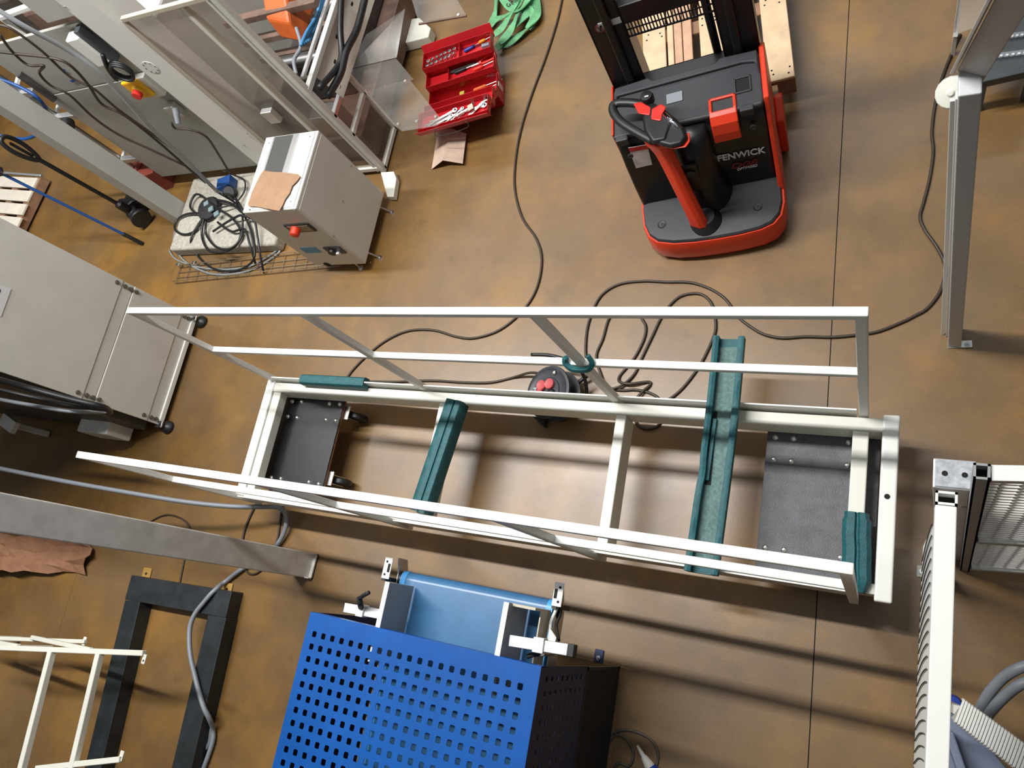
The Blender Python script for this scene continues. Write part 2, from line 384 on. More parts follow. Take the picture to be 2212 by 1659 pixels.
# long open channel laid across the frame
pa, pb = P(1579, 737, 0.422), P(1522, 1241, 0.422)
N_ = 26; path = [pa.lerp(pb, i/N_) for i in range(N_+1)]
dirv = (pb-pa).normalized(); side = -dirv.cross(V(0, 0, 1)).normalized()
rings = []; rin = []
for i, p in enumerate(path):
    t = i/N_
    pinch = 0.006*math.exp(-((t-0.60)/0.05)**2) if True else 0
    bow = 0.007*math.sin(t*math.pi*1.3)
    prof = uprof(0.152, 0.072, 0.030)
    ring = []
    for a, b in prof:
        if a < 0: a += pinch
        ring.append(p+side*(a+bow)+V(0, 0, b+random.uniform(-.0006, .0006)))
    rings.append(ring)
fo = B().loft(rings).done('foam_edge_protector', TEAL, smooth=True)
tag(fo, 'long open teal foam channel lying across the right part of the white frame', 'foam', 'teal foam edge protectors')
rin = [[p+side*(-0.0490+0.007*math.sin(i/N_*math.pi*1.3)+(0.006*math.exp(-((i/N_-0.60)/0.05)**2)))+V(0, 0, 0.0305), p+side*(0.049+0.007*math.sin(i/N_*math.pi*1.3))+V(0, 0, 0.0305),
        p+side*(0.049+0.007*math.sin(i/N_*math.pi*1.3))+V(0, 0, 0.0325), p+side*(-0.049+0.007*math.sin(i/N_*math.pi*1.3)+(0.006*math.exp(-((i/N_-0.60)/0.05)**2)))+V(0, 0, 0.0325)] for i, p in enumerate(path)]
B().loft(rin[1:-1]).done('inner_lining', TEALIN, fo)
q0, q1 = P(1545, 905, .462), P(1527, 1038, .462)
B().beam(q0+V(0, 0, 0.002), q1+V(0, 0, -.002), 0.020, 0.016).done('torn_strip', TEAL, fo, 0.003)
B().beam(P(1540, 888, .4554), P(1525, 1047, .4554), 0.045, 0.0016).done('torn_slit', HOLE, fo)
# closed profile on the second cross beam
pa, pb = P(985, 866, 0.375), P(905, 1106, 0.375)
N_ = 16; rings = []
dirv = (pb-pa).normalized(); side = -dirv.cross(V(0, 0, 1)).normalized()
prof = [(-0.060, -0.06), (-0.064, -0.02), (-0.062, 0.012), (-0.050, 0.024), (-0.020, 0.028), (0.002, 0.026), (0.006, 0.016), (0.010, 0.016), (0.014, 0.029), (0.030, 0.033), (0.050, 0.028), (0.058, 0.014), (0.060, -0.06),
        (0.042, -0.06), (0.040, -0.012), (-0.042, -0.012), (-0.044, -0.06)]
for i in range(N_+1):
    p = pa.lerp(pb, i/N_); rings.append([p+side*a+V(0, 0, b+random.uniform(-.0005, .0005)) for a, b in prof])
fo = B().loft(rings).done('foam_edge_protector', TEAL, smooth=True)
tag(fo, 'teal foam profile with a lengthwise slit clipped over a cross beam', 'foam', 'teal foam edge protectors')
# sleeve on the far toe plate
pa, pb = P(651, 828, 0.40), P(789, 833, 0.40); pa.y = pb.y = 1.083
prof = [(0.030*math.cos(a), 0.030*math.sin(a)) for a in [math.radians(-70+i*20) for i in range(17)]]
prof = [(-0.034, -0.030), (-0.034, 0.012), (-0.024, 0.026), (0, 0.031), (0.024, 0.026), (0.034, 0.012), (0.034, -0.030), (0.008, -0.030), (0.008, 0.010), (-0.008, 0.010), (-0.008, -0.030)]
fo = B().sweep([pa.lerp(pb, i/10) for i in range(11)], prof, up=(0, 0, 1)).done('foam_edge_protector', TEAL, smooth=True)
tag(fo, 'short teal foam sleeve slipped over the far toe plate', 'foam', 'teal foam edge protectors')
# piece standing on the right cross beam
pa, pb = P(1850, 1108, 0.375), P(1853, 1280, 0.375); pa.x = -0.078; pb.x = -0.060
rings = []; N_ = 18
for i in range(N_+1):
    t = i/N_; p = pa.lerp(pb, t); s = 1.0 if t > 0.08 else 0.86
    if t > 0.85: s = 1-0.45*(t-0.85)/0.15
    wob = 0.0012*math.sin(t*16)
    rings.append([p+V(a*s+wob, 0, b*s) for a, b in [(-0.058, -0.05), (-0.062, 0.012), (-0.045, 0.030), (-0.012, 0.032), (-0.004, 0.020), (0.002, 0.020), (0.010, 0.036), (0.036, 0.034), (0.054, 0.014), (0.056, -0.05), (0.040, -0.05), (0.038, -0.012), (-0.040, -0.012), (-0.042, -0.05)]])
fo = B().loft(rings).done('foam_edge_protector', TEAL, smooth=True)
tag(fo, 'wrinkled teal foam piece over the rightmost cross beam near the end plate', 'foam', 'teal foam edge protectors')
# C clip hung on the far middle rail
c = V(-1.278, 1.085, 0.905)
arc = [c+V(0.062*math.cos(a)*1.15, -0.010+0.0*a, 0) for a in (0,)]
path = smoothpath([c+V(-0.062, 0.012, 0.055), c+V(-0.072, -0.005, 0.030), c+V(-0.045, -0.028, 0.016), c+V(0.0, -0.034, 0.014), c+V(0.045, -0.028, 0.018), c+V(0.062, -0.004, 0.034), c+V(0.046, 0.022, 0.062)], 5)
fo = B().sweep(path, [(-0.012, -0.013), (0.012, -0.013), (0.012, 0.013), (-0.012, 0.013)]).done('foam_edge_protector', TEAL, bev=0.004, smooth=True)
tag(fo, 'small teal foam clip hooked round a post and the far middle rail', 'foam', 'teal foam edge protectors')

# ================================================================ black cords and the cable reel
def cord(name, label, pts, r, m, cat='cable', z=None, n=5, group=None, sides=6, zfix=True):
    w_ = []
    for p in pts:
        zz = p[2] if len(p) > 2 else (r if z is None else z)
        w_.append(P(p[0], p[1], zz))
    o = B().tube(smoothpath(w_, n), r, sides).done(name, m, smooth='all')
    if label: tag(o, label, cat, group)
    return o
cord('power_cord', 'black power cord snaking from the top edge past the orange stacker to the toe plate', [(1219, -30), (1205, 40), (1180, 120), (1150, 200), (1125, 280), (1113, 350), (1112, 410), (1128, 470), (1158, 515), (1170, 560), (1160, 620), (1130, 670), (1080, 712), (1025, 730), (985, 727), (935, 713), (880, 715), (830, 738), (785, 775), (752, 812), (735, 850), (700, 930), (640, 1010), (565, 1075), (545, 1105), (527, 1150), (521, 1195)], 0.0085, CORDM)
cord('power_cord', 'black extension cord looping on the floor and running off beside the white post at right',
     [(2075, 75), (2063, 99), (2037, 164), (2020, 227), (2013, 285), (2016, 328), (2008, 386), (1996, 434), (1987.6, 468), (1998, 497), (2022, 531), (2039, 564.5), (2041.7, 593.5), (2029.6, 632), (2003, 666), (1974, 683), (1950, 695), (1900, 715), (1860, 722), (1800, 728), (1740, 727), (1690, 730), (1650, 722), (1620, 705), (1595, 685), (1578, 660), (1560, 640), (1530, 622), (1490, 610), (1440, 609), (1390, 607), (1340, 613), (1305, 632), (1285, 660), (1270, 702), (1265, 743), (1267, 775), (1282, 802), (1290, 825), (1311, 839), (1344, 843), (1371, 842), (1398, 847), (1423, 861), (1432, 890), (1423, 918), (1398, 926), (1376, 916), (1372, 890)], 0.0085, CORDM)
cord('power_cord', 'tangled loops of black cord on the floor beside the cable reel',
     [(1440, 866, .014), (1461, 851), (1480, 832), (1501, 805), (1518, 778), (1534, 745), (1545, 716), (1545, 688), (1537, 656), (1518, 637), (1493, 634), (1466, 642), (1442, 665), (1425, 692), (1409, 726), (1387, 772), (1374, 802), (1358, 821, .014), (1336, 836, .024), (1311, 838, .028), (1300, 815, .012), (1288, 770), (1302, 732), (1314, 691), (1330, 672), (1352, 667), (1375, 675), (1388, 691), (1395, 707), (1391, 732), (1374, 767), (1355, 792), (1338, 813), (1339, 825, .02), (1360, 829, .03), (1401, 825), (1404, 832), (1390, 844, .02), (1377, 858, .024)], 0.0085, CORDM)
cord('reel_cord', 'black cord running along the toe plate into the cable reel', [(752, 826), (800, 824), (850, 825), (930, 822), (1000, 826), (1060, 826), (1110, 815), (1140, 806, .05), (1160, 806, .08), (1175, 812, .10)], 0.0085, CORDM)

rc = P(1192, 850, 0.135); ax = V(-0.28, -0.06, 0.96).normalized(); RS = 1.28; rl = thing('cable_reel', 'black cable reel with red sockets lying behind the white frame', 'cable reel', (rc.x, rc.y, 0))
exv = ax.orthogonal().normalized()
B().lathe(rc-ax*0.075, ax, [(0.02, 0), (0.150, 0), (0.156, 0.004), (0.150, 0.008), (0.02, 0.010)], 32).done('rear_flange', REELB, rl, smooth=True)
B().lathe(rc-ax*0.07, ax, [(0.10, 0), (0.10, 0.10)], 24).done('cable_winding', CORDM, rl, smooth=True)
B().lathe(rc+ax*0.03, ax, [(0.150, 0), (0.161, 0.004), (0.158, 0.012), (0.143, 0.014), (0.134, 0.008), (0.090, 0.008), (0.084, 0.016), (0.01, 0.018)], 36).done('front_flange', REELB, rl, smooth=True)
rx = (V(1, 0, 0)-ax*ax.x).normalized(); ry = ax.cross(rx)
sock = proto(B().lathe((0, 0, 0), (0, 0, 1), [(0.033, 0), (0.033, 0.016), (0.028, 0.020), (0.022, 0.018), (0.001, 0.018)], 10), 'socket', SOCKETR, True)
for a in (60, 135, 205):
    inst(sock, rc+ax*0.048+rx*(0.050*math.cos(math.radians(a))-0.006)+ry*0.050*math.sin(math.radians(a)), rl, zalign(ax))
B().lathe(rc+ax*0.046+rx*0.035-ry*0.018, ax, [(0.034, 0), (0.030, 0.012), (0.018, 0.02), (0.001, 0.021)], 12).done('thermal_switch', BLACK, rl, smooth=True)
inst(DOME, rc+ax*0.043+rx*0.030+ry*0.115, rl, zalign(ax))
text('reel_lettering', 'HJ', 0.045, basis(rc+ax*0.0400-rx*0.115+ry*0.030, -ry, rx), LABELW, rl)
B().tube(smoothpath([P(1148, 766, 0.24), P(1190, 768, 0.24), P(1240, 785, 0.22), P(1262, 815, 0.12), P(1268, 850, 0.03)], 5), 0.011, 8).done('carrying_handle', BLACK, rl, smooth='all')
B().tube(smoothpath([P(1276, 806, 0.05), P(1255, 822, 0.05), P(1235, 840, 0.05)], 4), 0.013, 8).done('stand_tube', BLACK, rl, smooth='all')
B().tube([P(1255, 882, 0.014), P(1215, 908, 0.014), P(1165, 903, 0.014)], 0.012, 8).prism([P(1155, 903, 0.01), P(1180, 926, 0.01), P(1186, 905, 0.01)], (0, 0, 0.04)).done('stand_foot', BLACK, rl, 0.004)

# ================================================================ orange and black pallet stacker
YAW = math.radians(9.3)
SO = V(-0.93, 2.2, 0); SM = Matrix.Translation(SO) @ Matrix.Rotation(YAW, 4, 'Z'); SMI = SM.inverted()
def LU(px, py, z): return SMI @ P(px, py, z)
st = thing('pallet_stacker', 'orange and black walkie pallet stacker with a steering tiller', 'stacker', tuple(SO))
def sb(): return B(SM)
skirt = [(-0.395, 0.74), (-0.400, 0.20), (-0.392, 0.08), (-0.365, 0.0), (-0.315, -0.050), (-0.22, -0.082), (-0.10, -0.098), (0.02, -0.104), (0.16, -0.104), (0.28, -0.094), (0.35, -0.070), (0.395, -0.02), (0.415, 0.06), (0.418, 0.20), (0.412, 0.74)]
sb().loft([[(x*0.985, y*0.985+0.004, 0.03) for x, y in skirt], [(x, y, 0.055) for x, y in skirt], [(x, y, 0.165) for x, y in skirt], [(x*0.985, y*0.975+0.006, 0.195) for x, y in skirt]]).done('base_skirt', RED, st, smooth=True)
deck = [(x*0.965, min(y, 0.26)*0.96+0.010) for x, y in skirt]
deck = [p for i, p in enumerate(skirt)]
dk2 = [(-0.375, 0.30)]+[(x*0.958, y*0.94+0.008) for x, y in skirt[1:-1]]+[(0.385, 0.30)]
sb().loft([[(x, y, 0.18) for x, y in dk2], [(x, y, 0.205) for x, y in dk2], [(x*0.985, y*0.97+0.006, 0.216) for x, y in dk2], [(x*0.90, y*0.85+0.035, 0.224) for x, y in dk2]]).done('foot_deck', DGREY, st, smooth=True)
for q in ((1430, 485), (1637, 447)):
    p = LU(*q, 0.224)
    rec = sb().lathe((p.x, p.y, 0.2225), (0, 0, 1), [(0.027, 0), (0.027, 0.002), (0.02, 0.0022), (0.018, 0.0012)], 16).done('screw_recess', BLACK, st, smooth=True)
    sb().lathe((p.x+.004, p.y-.004, 0.2225), (0, 0, 1), [(0.011, 0), (0.011, 0.005), (0.006, 0.0055), (0.005, 0.004)], 12).done('screw', DGREY, rec, smooth=True)
# front bodywork: lean-back panel under the console
prf = [(0.215, 0.19), (0.222, 0.40), (0.240, 0.58), (0.262, 0.70), (0.290, 0.750), (0.32, 0.765), (0.70, 0.765), (0.70, 0.19)]
sb().prism([(-0.385, y, z) for y, z in prf], (0.765, 0, 0)).done('front_panel', BLACKM, st, 0.014, 3)
# steering column hump
sec = []
for z, r, cy in ((0.19, 0.160, 0.205), (0.225, 0.145, 0.205), (0.27, 0.126, 0.212), (0.40, 0.112, 0.220), (0.58, 0.108, 0.232), (0.70, 0.102, 0.262), (0.748, 0.092, 0.31)):
    sec.append([(-0.004+r*math.cos(2*math.pi*i/28), cy+(r*1.05)*math.sin(2*math.pi*i/28), z) for i in range(28)])
sb().loft(sec).done('steering_hump', BLACKM, st, smooth='all')
kp = LU(1483, 335, 0.66)
pn = sb().box((-0.030, 0.105, 0.545), (0.085, 0.014, 0.20), Matrix.Rotation(math.radians(-7), 3, 'X')).done('key_panel', BLACK, st, 0.004)
sb().lathe((-0.030, 0.098, 0.585), (0, -1, -.1), [(0.030, 0), (0.028, 0.005), (0.016, 0.006), (0.014, 0.003), (0.001, 0.003)], 16).done('key_switch', DGREY, pn, smooth=True)
# console
con = [(-0.392, 0.285), (-0.15, 0.285), (0.15, 0.275), (0.378, 0.275), (0.385, 0.30), (0.385, 0.59), (0.36, 0.62), (0.20, 0.62), (0.17, 0.60), (-0.17, 0.60), (-0.20, 0.62), (-0.37, 0.62), (-0.392, 0.59)]
sb().prism([(x, y, 0.755) for x, y in con], (0, 0, 0.035)).done('console', DGREY, st, 0.012, 3)
rim = [(-0.36, 0.545), (0.30, 0.545), (0.36, 0.53), (0.375, 0.46), (0.375, 0.60), (0.19, 0.612), (0.165, 0.585), (-0.165, 0.585), (-0.19, 0.612), (-0.375, 0.60), (-0.375, 0.46)]
sb().prism([(x, y, 0.785) for x, y in rim], (0, 0, 0.022)).done('console_rim', DGREY, st, 0.008, 3)
for xx in (-0.345, 0.300):
    sb().bx(xx-0.034, xx+0.034, 0.256, 0.292, 0.742, 0.793).done('hinge_clip', DGREY, st, 0.006)
    sb().lathe((xx+0.015, 0.238, 0.672), (0, -1, .12), [(0.016, 0), (0.016, 0.004), (0.009, 0.005), (0.008, 0.002)], 14).done('screw', DGREY, st, smooth=True)
p = LU(1457, 211, 0.792); sb().box((p.x, p.y, 0.792), (0.085, 0.062, 0.008)).done('data_plate', GREYL, st, 0.002)
p = LU(1604, 183, 0.792); pk = sb().box((p.x, p.y, 0.7905), (0.066, 0.080, 0.003)).done('pocket', HOLE, st, 0.001)
sb().bx(p.x-0.042, p.x-0.033, p.y-0.05, p.y+0.05, 0.789, 0.798).bx(p.x+0.033, p.x+0.042, p.y-0.05, p.y+0.05, 0.789, 0.798).bx(p.x-0.042, p.x+0.042, p.y+0.04, p.y+0.05, 0.789, 0.798).bx(p.x-0.042, p.x+0.042, p.y-0.05, p.y-0.04, 0.789, 0.798).done('pocket_rim', DGREY, pk, 0.003)
# orange release handle folded over the console lip
a0, a1 = LU(1530, 215, 0.80), LU(1588, 203, 0.80); xc = (a0.x+a1.x)/2; hw = 0.068; yb_ = max(a0.y, a1.y)+0.002
hp = [(yb_, 0.800), (yb_-0.085, 0.802), (0.262, 0.792), (0.230, 0.760), (0.216, 0.700), (0.212, 0.640), (0.224, 0.640), (0.232, 0.70), (0.246, 0.748), (0.272, 0.776), (yb_-0.085, 0.785), (yb_, 0.785)]
hd = sb()
hd.prism([(xc-hw, y, z) for y, z in hp[1:-1]], (2*hw, 0, 0))
hd.bx(xc-hw, xc-hw+0.016, yb_-0.090, yb_, 0.785, 0.802).bx(xc+hw-0.016, xc+hw, yb_-0.090, yb_, 0.785, 0.802).bx(xc-hw, xc+hw, yb_-0.016, yb_, 0.785, 0.802)
hd.done('release_handle', RED, st, 0.006, 2)
# side panels
sb().prism([(0.384, 0.30, 0.80), (0.384, 0.62, 0.80), (0.384, 0.70, 0.74), (0.384, 0.70, 0.17), (0.384, 0.14, 0.17), (0.384, 0.20, 0.42)], (0.028, 0, 0)).done('side_panel', RED, st, 0.008, 3)
sb().prism([(-0.386, 0.30, 0.80), (-0.386, 0.62, 0.80), (-0.386, 0.70, 0.74), (-0.386, 0.70, 0.50), (-0.386, 0.32, 0.50), (-0.386, 0.30, 0.60)], (-0.012, 0, 0)).done('side_panel', RED, st, 0.006, 3)
sb().prism([(0.412, 0.50, 0.03), (0.412, 0.78, 0.03), (0.412, 0.78, 0.22), (0.412, 0.66, 0.34), (0.412, 0.52, 0.30)], (0.045, 0, 0)).done('wheel_guard', RED, st, 0.01, 3)
# mast: two channels, cross members and the slotted guard
for s_ in (-1, 1):
    xo, xi = s_*0.392, s_*0.212
    sb().bx(min(xo, xi), max(xo, xi), 0.640, 0.652, 0.10, 1.95).bx(min(xo, xo-s_*0.016), max(xo, xo-s_*0.016), 0.64, 0.80, 0.10, 1.95).bx(min(xi, xi+s_*0.016), max(xi, xi+s_*0.016), 0.64, 0.80, 0.10, 1.95).done('mast_channel', BLACKM, st, 0.004)
    sb().bx(s_*0.285-0.022, s_*0.285+0.022, 0.612, 0.640, 0.45, 1.93).done('mast_rib', BLACKM, st, 0.008)
sb().bx(-0.375, 0.375, 0.645, 0.70, 1.180, 1.285).done('mast_crossbar', BLACKM, st, 0.006)
sb().bx(-0.20, 0.20, 0.69, 0.74, 1.62, 1.70).done('mast_crossbar', BLACKM, st, 0.006)
sb().cyl((0.175, 0.72, 0.30), (0.175, 0.72, 1.20), 0.022, 14).done('lift_cylinder', BLACKM, st, smooth=True)
gd = sb()
gd.bx(-0.215, 0.215, 0.646, 0.652, 1.080, 1.090).bx(-0.215, 0.215, 0.646, 0.652, 1.128, 1.134).bx(-0.215, 0.215, 0.646, 0.652, 1.172, 1.19)
for i in range(27): gd.bx(-0.215+i*0.0165, -0.215+i*0.0165+0.0065, 0.646, 0.652, 1.080, 1.19)
gd.done('slotted_guard', BLACKM, st)
wl = PPL(1317, 49, SM @ V(0, 0.640, 1), (SM.to_3x3() @ V(0, -1, 0)))
wq = SMI @ wl
ws = sb().box((wq.x, 0.637, wq.z), (0.115, 0.003, 0.036)).done('mast_label', LABELW, st)
sb().box((wq.x-0.048, 0.6352, wq.z-0.004), (0.012, 0.0015, 0.018)).done('pictogram', HOLE, ws)
wq = SMI @ PPL(1297, 60, SM @ V(0, 0.640, 1), (SM.to_3x3() @ V(0, -1, 0)))
ps = sb().lathe((wq.x, 0.638, wq.z), (0, -1, 0), [(0.028, 0), (0.028, 0.002), (0.023, 0.002), (0.023, 0.0012), (0.001, 0.0012)], 20).done('prohibition_sign', mat('sign_red', (0.25, 0.02, 0.02), 0.5), st)
sb().lathe((wq.x, 0.6365, wq.z), (0, -1, 0), [(0.022, 0), (0.022, 0.001), (0.001, 0.001)], 20).done('sign_face', GREYL, ps)
sb().beam((wq.x-0.018, 0.6352, wq.z+0.018), (wq.x+0.018, 0.6352, wq.z-0.018), 0.004, 0.002, (0, 1, 0)).done('sign_bar', MATS['sign_red'], ps)
sb().beam((wq.x-0.004, 0.6352, wq.z-0.018), (wq.x+0.004, 0.6352, wq.z+0.016), 0.009, 0.0012, (0, 1, 0)).done('sign_figure', HOLE, ps)
# fork legs reaching under the pallet
for s_ in (-1, 1):
    sb().bx(s_*0.27-0.08, s_*0.27+0.08, 0.70, 1.90, 0.035, 0.085).done('fork', BLACKM, st, 0.01)
# tiller, steered to the left
tb = LU(1508, 476, 0.28); tm = LU(1432, 322, 0.80)
arm = smoothpath([tuple(tb+V(0.0, 0.0, -0.03)), tuple(tb.lerp(tm, 0.12)), tuple(tb.lerp(tm, 0.5)), tuple(tm.lerp(tb, 0.06)), tuple(tm+V(-0.02, 0.01, 0.07))], 5)
rg = sb(); n_ = len(arm); hx = V(0.80, -0.55, 0.15).normalized()
rr_ = []
for i, p in enumerate(arm):
    t = i/(n_-1); d = Vector(arm[min(i+1, n_-1)])-Vector(arm[max(i-1, 0)]); d.normalize()
    x = (hx-d*hx.dot(d)).normalized(); y = d.cross(x)
    a = 0.058-0.010*math.sin(t*math.pi)+(0.020*max(0, t-0.8)/0.2); b = 0.036
    rr_.append([Vector(p)+x*(a*cx_)+y*(b*cy_) for cx_, cy_ in ((-1, -.45), (-.55, -1), (.55, -1), (1, -.45), (1, .45), (.55, 1), (-.55, 1), (-1, .45))])
rg.loft(rr_).done('tiller_arm', RED, st, 0.006, 2, smooth=True)
sb().lathe((tb.x+0.035, tb.y+0.02, 0.215), (0, 0, 1), [(0.095, 0), (0.085, 0.02), (0.06, 0.05), (0.055, 0.06), (0.001, 0.062)], 24).done('tiller_pivot', BLACK, st, smooth=True)
zh = 0.93
def H(px, py, dz=0): return SMI @ P(px, py, zh+dz)
# head: two loops of a bow handle joined by a central pod
for pts in ([(1412, 305), (1375, 285), (1340, 262), (1324, 238), (1330, 224), (1360, 222), (1392, 226)],):
    sb().sweep(smoothpath([H(*q) for q in pts], 5), [(0.024*math.cos(a), 0.020*math.sin(a)) for a in [i*math.pi/5 for i in range(10)]]).done('bow_handle', BLACK, st, smooth='all')
lob = [(1420, 238), (1440, 240), (1462, 258), (1482, 282), (1486, 298), (1474, 314), (1446, 320), (1418, 312)]
sb().loft([[H(1450+(q[0]-1450)*.8, 282+(q[1]-282)*.8, -0.035) for q in lob], [H(*q, -0.012) for q in lob], [H(*q, 0.012) for q in lob], [H(1450+(q[0]-1450)*.78, 282+(q[1]-282)*.78, 0.030) for q in lob]]).done('palm_rest', BLACK, st, 0.006, 2, smooth=True)
cpod = [(1385, 232), (1412, 222), (1440, 240), (1452, 270), (1440, 306), (1410, 312), (1392, 285), (1388, 258)]
sb().loft([[H(*q, -0.055)*0.35+H(1415, 265, -0.055)*0.65 if False else H(1415+(q[0]-1415)*.8, 268+(q[1]-268)*.8, -0.05) for q in cpod], [H(*q, -0.02) for q in cpod], [H(*q, 0.022) for q in cpod], [H(1415+(q[0]-1415)*.8, 268+(q[1]-268)*.8, 0.04) for q in cpod]]).done('tiller_head', BLACK, st, 0.006, 2, smooth=True)
for q, w1 in ((((1368, 224), (1384, 220), (1406, 232), (1404, 250), (1380, 246)), 0), (((1408, 236), (1428, 224), (1440, 232), (1430, 248), (1428, 262), (1406, 258)), 1)):
    sb().loft([[H(*a, 0.0) for a in q], [H(*a, 0.045) for a in q]]).done('thumb_rocker', REDB, st, 0.007, 3)
b0, b1 = H(1435, 247, 0.04), H(1470, 281, 0.02)
sb().tube([b0, b0.lerp(b1, 0.5)+V(0, 0, 0.004), b1], 0.013, 10).done('chrome_strip', mat('chrome', (0.75, 0.77, 0.8), 0.12, 1.0), st, smooth='all')
u0 = H(1398, 213, 0.0); sb().lathe((u0.x, u0.y, u0.z-0.02), (0, 0, 1), [(0.036, 0), (0.036, 0.03), (0.03, 0.046), (0.001, 0.05)], 16).done('belly_button', BLACK, st, smooth=True)
sb().box((u0.x+0.004, u0.y-0.012, u0.z+0.031), (0.02, 0.008, 0.003)).done('indicator', LABELW, st)
# red toe of the head
tq = [(1478, 290), (1490, 286), (1491, 305), (1482, 318), (1455, 322), (1436, 318), (1440, 310), (1468, 306)]
sb().loft([[H(*q, -0.035) for q in tq], [H(*q, 0.0) for q in tq]]).done('head_toe', RED, st, 0.006, 2)
# lettering and label on the front panel
n_p = (SM.to_3x3() @ V(0, -0.995, 0.10)).normalized(); p_p = SM @ V(0, 0.229, 0.48)
def front(px, py, off=0.002): return PPL(px, py, p_p+n_p*off, n_p)
a_, b_ = front(1550, 349, .006), front(1645, 331, .006); up_ = front(1546, 330, .006)-front(1550, 349, .006)
text('brand_lettering', 'FENWICK', 0.063, basis(a_, b_-a_, up_), LABELW, st, sx=(b_-a_).length/0.256, bold=0.0016)
a_, b_ = front(1577, 366, .006), front(1642, 353, .006)
text('model_lettering', 'D08', 0.056, basis(a_, b_-a_, up_), mat('dark_red_print', (0.22, 0.012, 0.012), 0.5), st, shear=0.25, sx=(b_-a_).length/0.108)
a_, b_ = front(1592, 369, .006), front(1646, 357, .006)
lb = text('series_lettering', 'OPTIMISED', 0.026, basis(a_, b_-a_, up_), LABELW, st, shear=0.2, sx=(b_-a_).length/0.155)
c4 = [front(1357, 319), front(1398, 312), front(1409, 355), front(1374, 363)]
sg = B().prism(c4, n_p*0.002).done('warning_label', LABELW, st)
c5 = [c4[0], c4[1], c4[1].lerp(c4[2], 0.2), c4[0].lerp(c4[3], 0.2)]
B().prism([q+n_p*0.0022 for q in c5], n_p*0.001).done('label_header', mat('label_red', (0.5, 0.03, 0.03), 0.5), sg)

# ================================================================ wooden pallet carried by the stacker
pl = thing('pallet', 'pale wooden pallet on the forks behind the stacker mast', 'pallet', tuple(SM @ V(0.08, 1.5, 0)))
def pboard(px0, px1, y0, y1, z0, z1, m, nm='board'):
    sb().bx(px0, px1, y0, y1, z0, z1).done(nm, m, pl, 0.003, 1)
PB = []
def ulim(pxa, pxb, py=120): return LU(pxa, py, 0.235).x, LU(pxb, py, 0.235).x
bd = [(1389, 1439, WOOD, 0.86), (1443, 1456, WOOD, 0.86), (1458, 1475, WOOD2, 0.86), (1477, 1497, WOOD2, 0.86), (1514, 1563, WOOD, 0.86), (1572, 1590, WOOD, 0.86), (1652, 1712, WOOD, 0.86)]
for pa_, pb_, m_, y0_ in bd:
    u0_, u1_ = ulim(pa_, pb_); pboard(u0_, u1_, y0_, 2.06, 0.213, 0.235, m_)
ua = ulim(1389, 1712)[0]; ub = ulim(1389, 1712)[1]
for yy in (0.862, 1.40, 1.96):
    pboard(ua, ub, yy, yy+0.10, 0.190, 0.213, WOODE, 'cross_board')
    for uu in (ua, (ua+ub)/2-0.05, ub-0.10):
        pboard(uu, uu+0.10, yy, yy+0.10, 0.110, 0.190, WOODE, 'block')
for uu in (ua, (ua+ub)/2-0.05, ub-0.10): pboard(uu, uu+0.10, 0.862, 2.06, 0.088, 0.110, WOODE, 'runner')
NAIL = proto(B().cyl((0, 0, 0), (0, 0, 0.0015), 0.006, 8), 'nail', HOLE)
for pa_, pb_, m_, y0_ in bd:
    if pb_-pa_ > 40:
        u0_, u1_ = ulim(pa_, pb_)
        for yy in (0.90, 0.94, 1.43, 1.47):
            for uu in (u0_+0.03, u1_-0.03):
                inst(NAIL, SM @ V(uu+random.uniform(-.01, .01), yy+random.uniform(-.01, .01), 0.2345), pl)

# ================================================================ upper left machine: frame, switch panel, clear guards
YW = 2.92
mc = thing('packaging_machine', 'tall cream machine with switch panel and clear guards at upper left', 'machine', (-4.6, 3.0, 0))
B().bx(-5.98, -4.52, YW+0.10, YW+0.13, 0.14, 1.26).done('switch_panel', PANELG, mc, 0.002)
B().bx(-5.98, -4.52, YW+0.105, YW+0.13, 1.275, 1.78).done('switch_panel', PANELG, mc, 0.002)
B().bx(-4.60, -4.36, YW-0.02, YW+0.22, 0.0, 2.25).done('column', WHITE, mc, 0.006)
B().bx(-5.73, -5.59, 2.57, 2.74, 0.0, 2.2).done('column', COLG, mc, 0.006)
B().bx(-5.0, -4.6, YW+0.06, YW+0.22, 1.86, 2.10).done('upper_beam', COLG, mc, 0.006)
# clear guard facing the camera
def rod(a, b, w_=0.03, m=SKIN, nm='guard_profile', par=None, h_=None):
    return B().beam(a, b, w_, h_ or w_).done(nm, m, par or mc, 0.003, 1)
yG = YW+0.015
rod((-4.33, yG, 1.79), (-3.53, yG, 1.79)); rod((-3.545, yG, 0.02), (-3.545, yG, 1.80), 0.045, OFFW)
rod((-3.60, yG-.005, 0.02), (-3.60, yG-.005, 1.80), 0.020, OFFW)
rod((-3.83, yG+.02, 0.10), (-3.83, yG+.02, 1.78), 0.045, CREAM); rod((-4.33, yG, 0.3), (-4.33, yG, 1.79), 0.025)
rod((-4.33, yG, 0.06), (-3.53, yG, 0.06), 0.04, OFFW)
for x0, x1 in ((-4.32, -3.845), (-3.815, -3.565)):
    B().bx(x0, x1, yG-.003, yG+.003, 0.08, 1.78).done('clear_pane', PLEXI, mc)
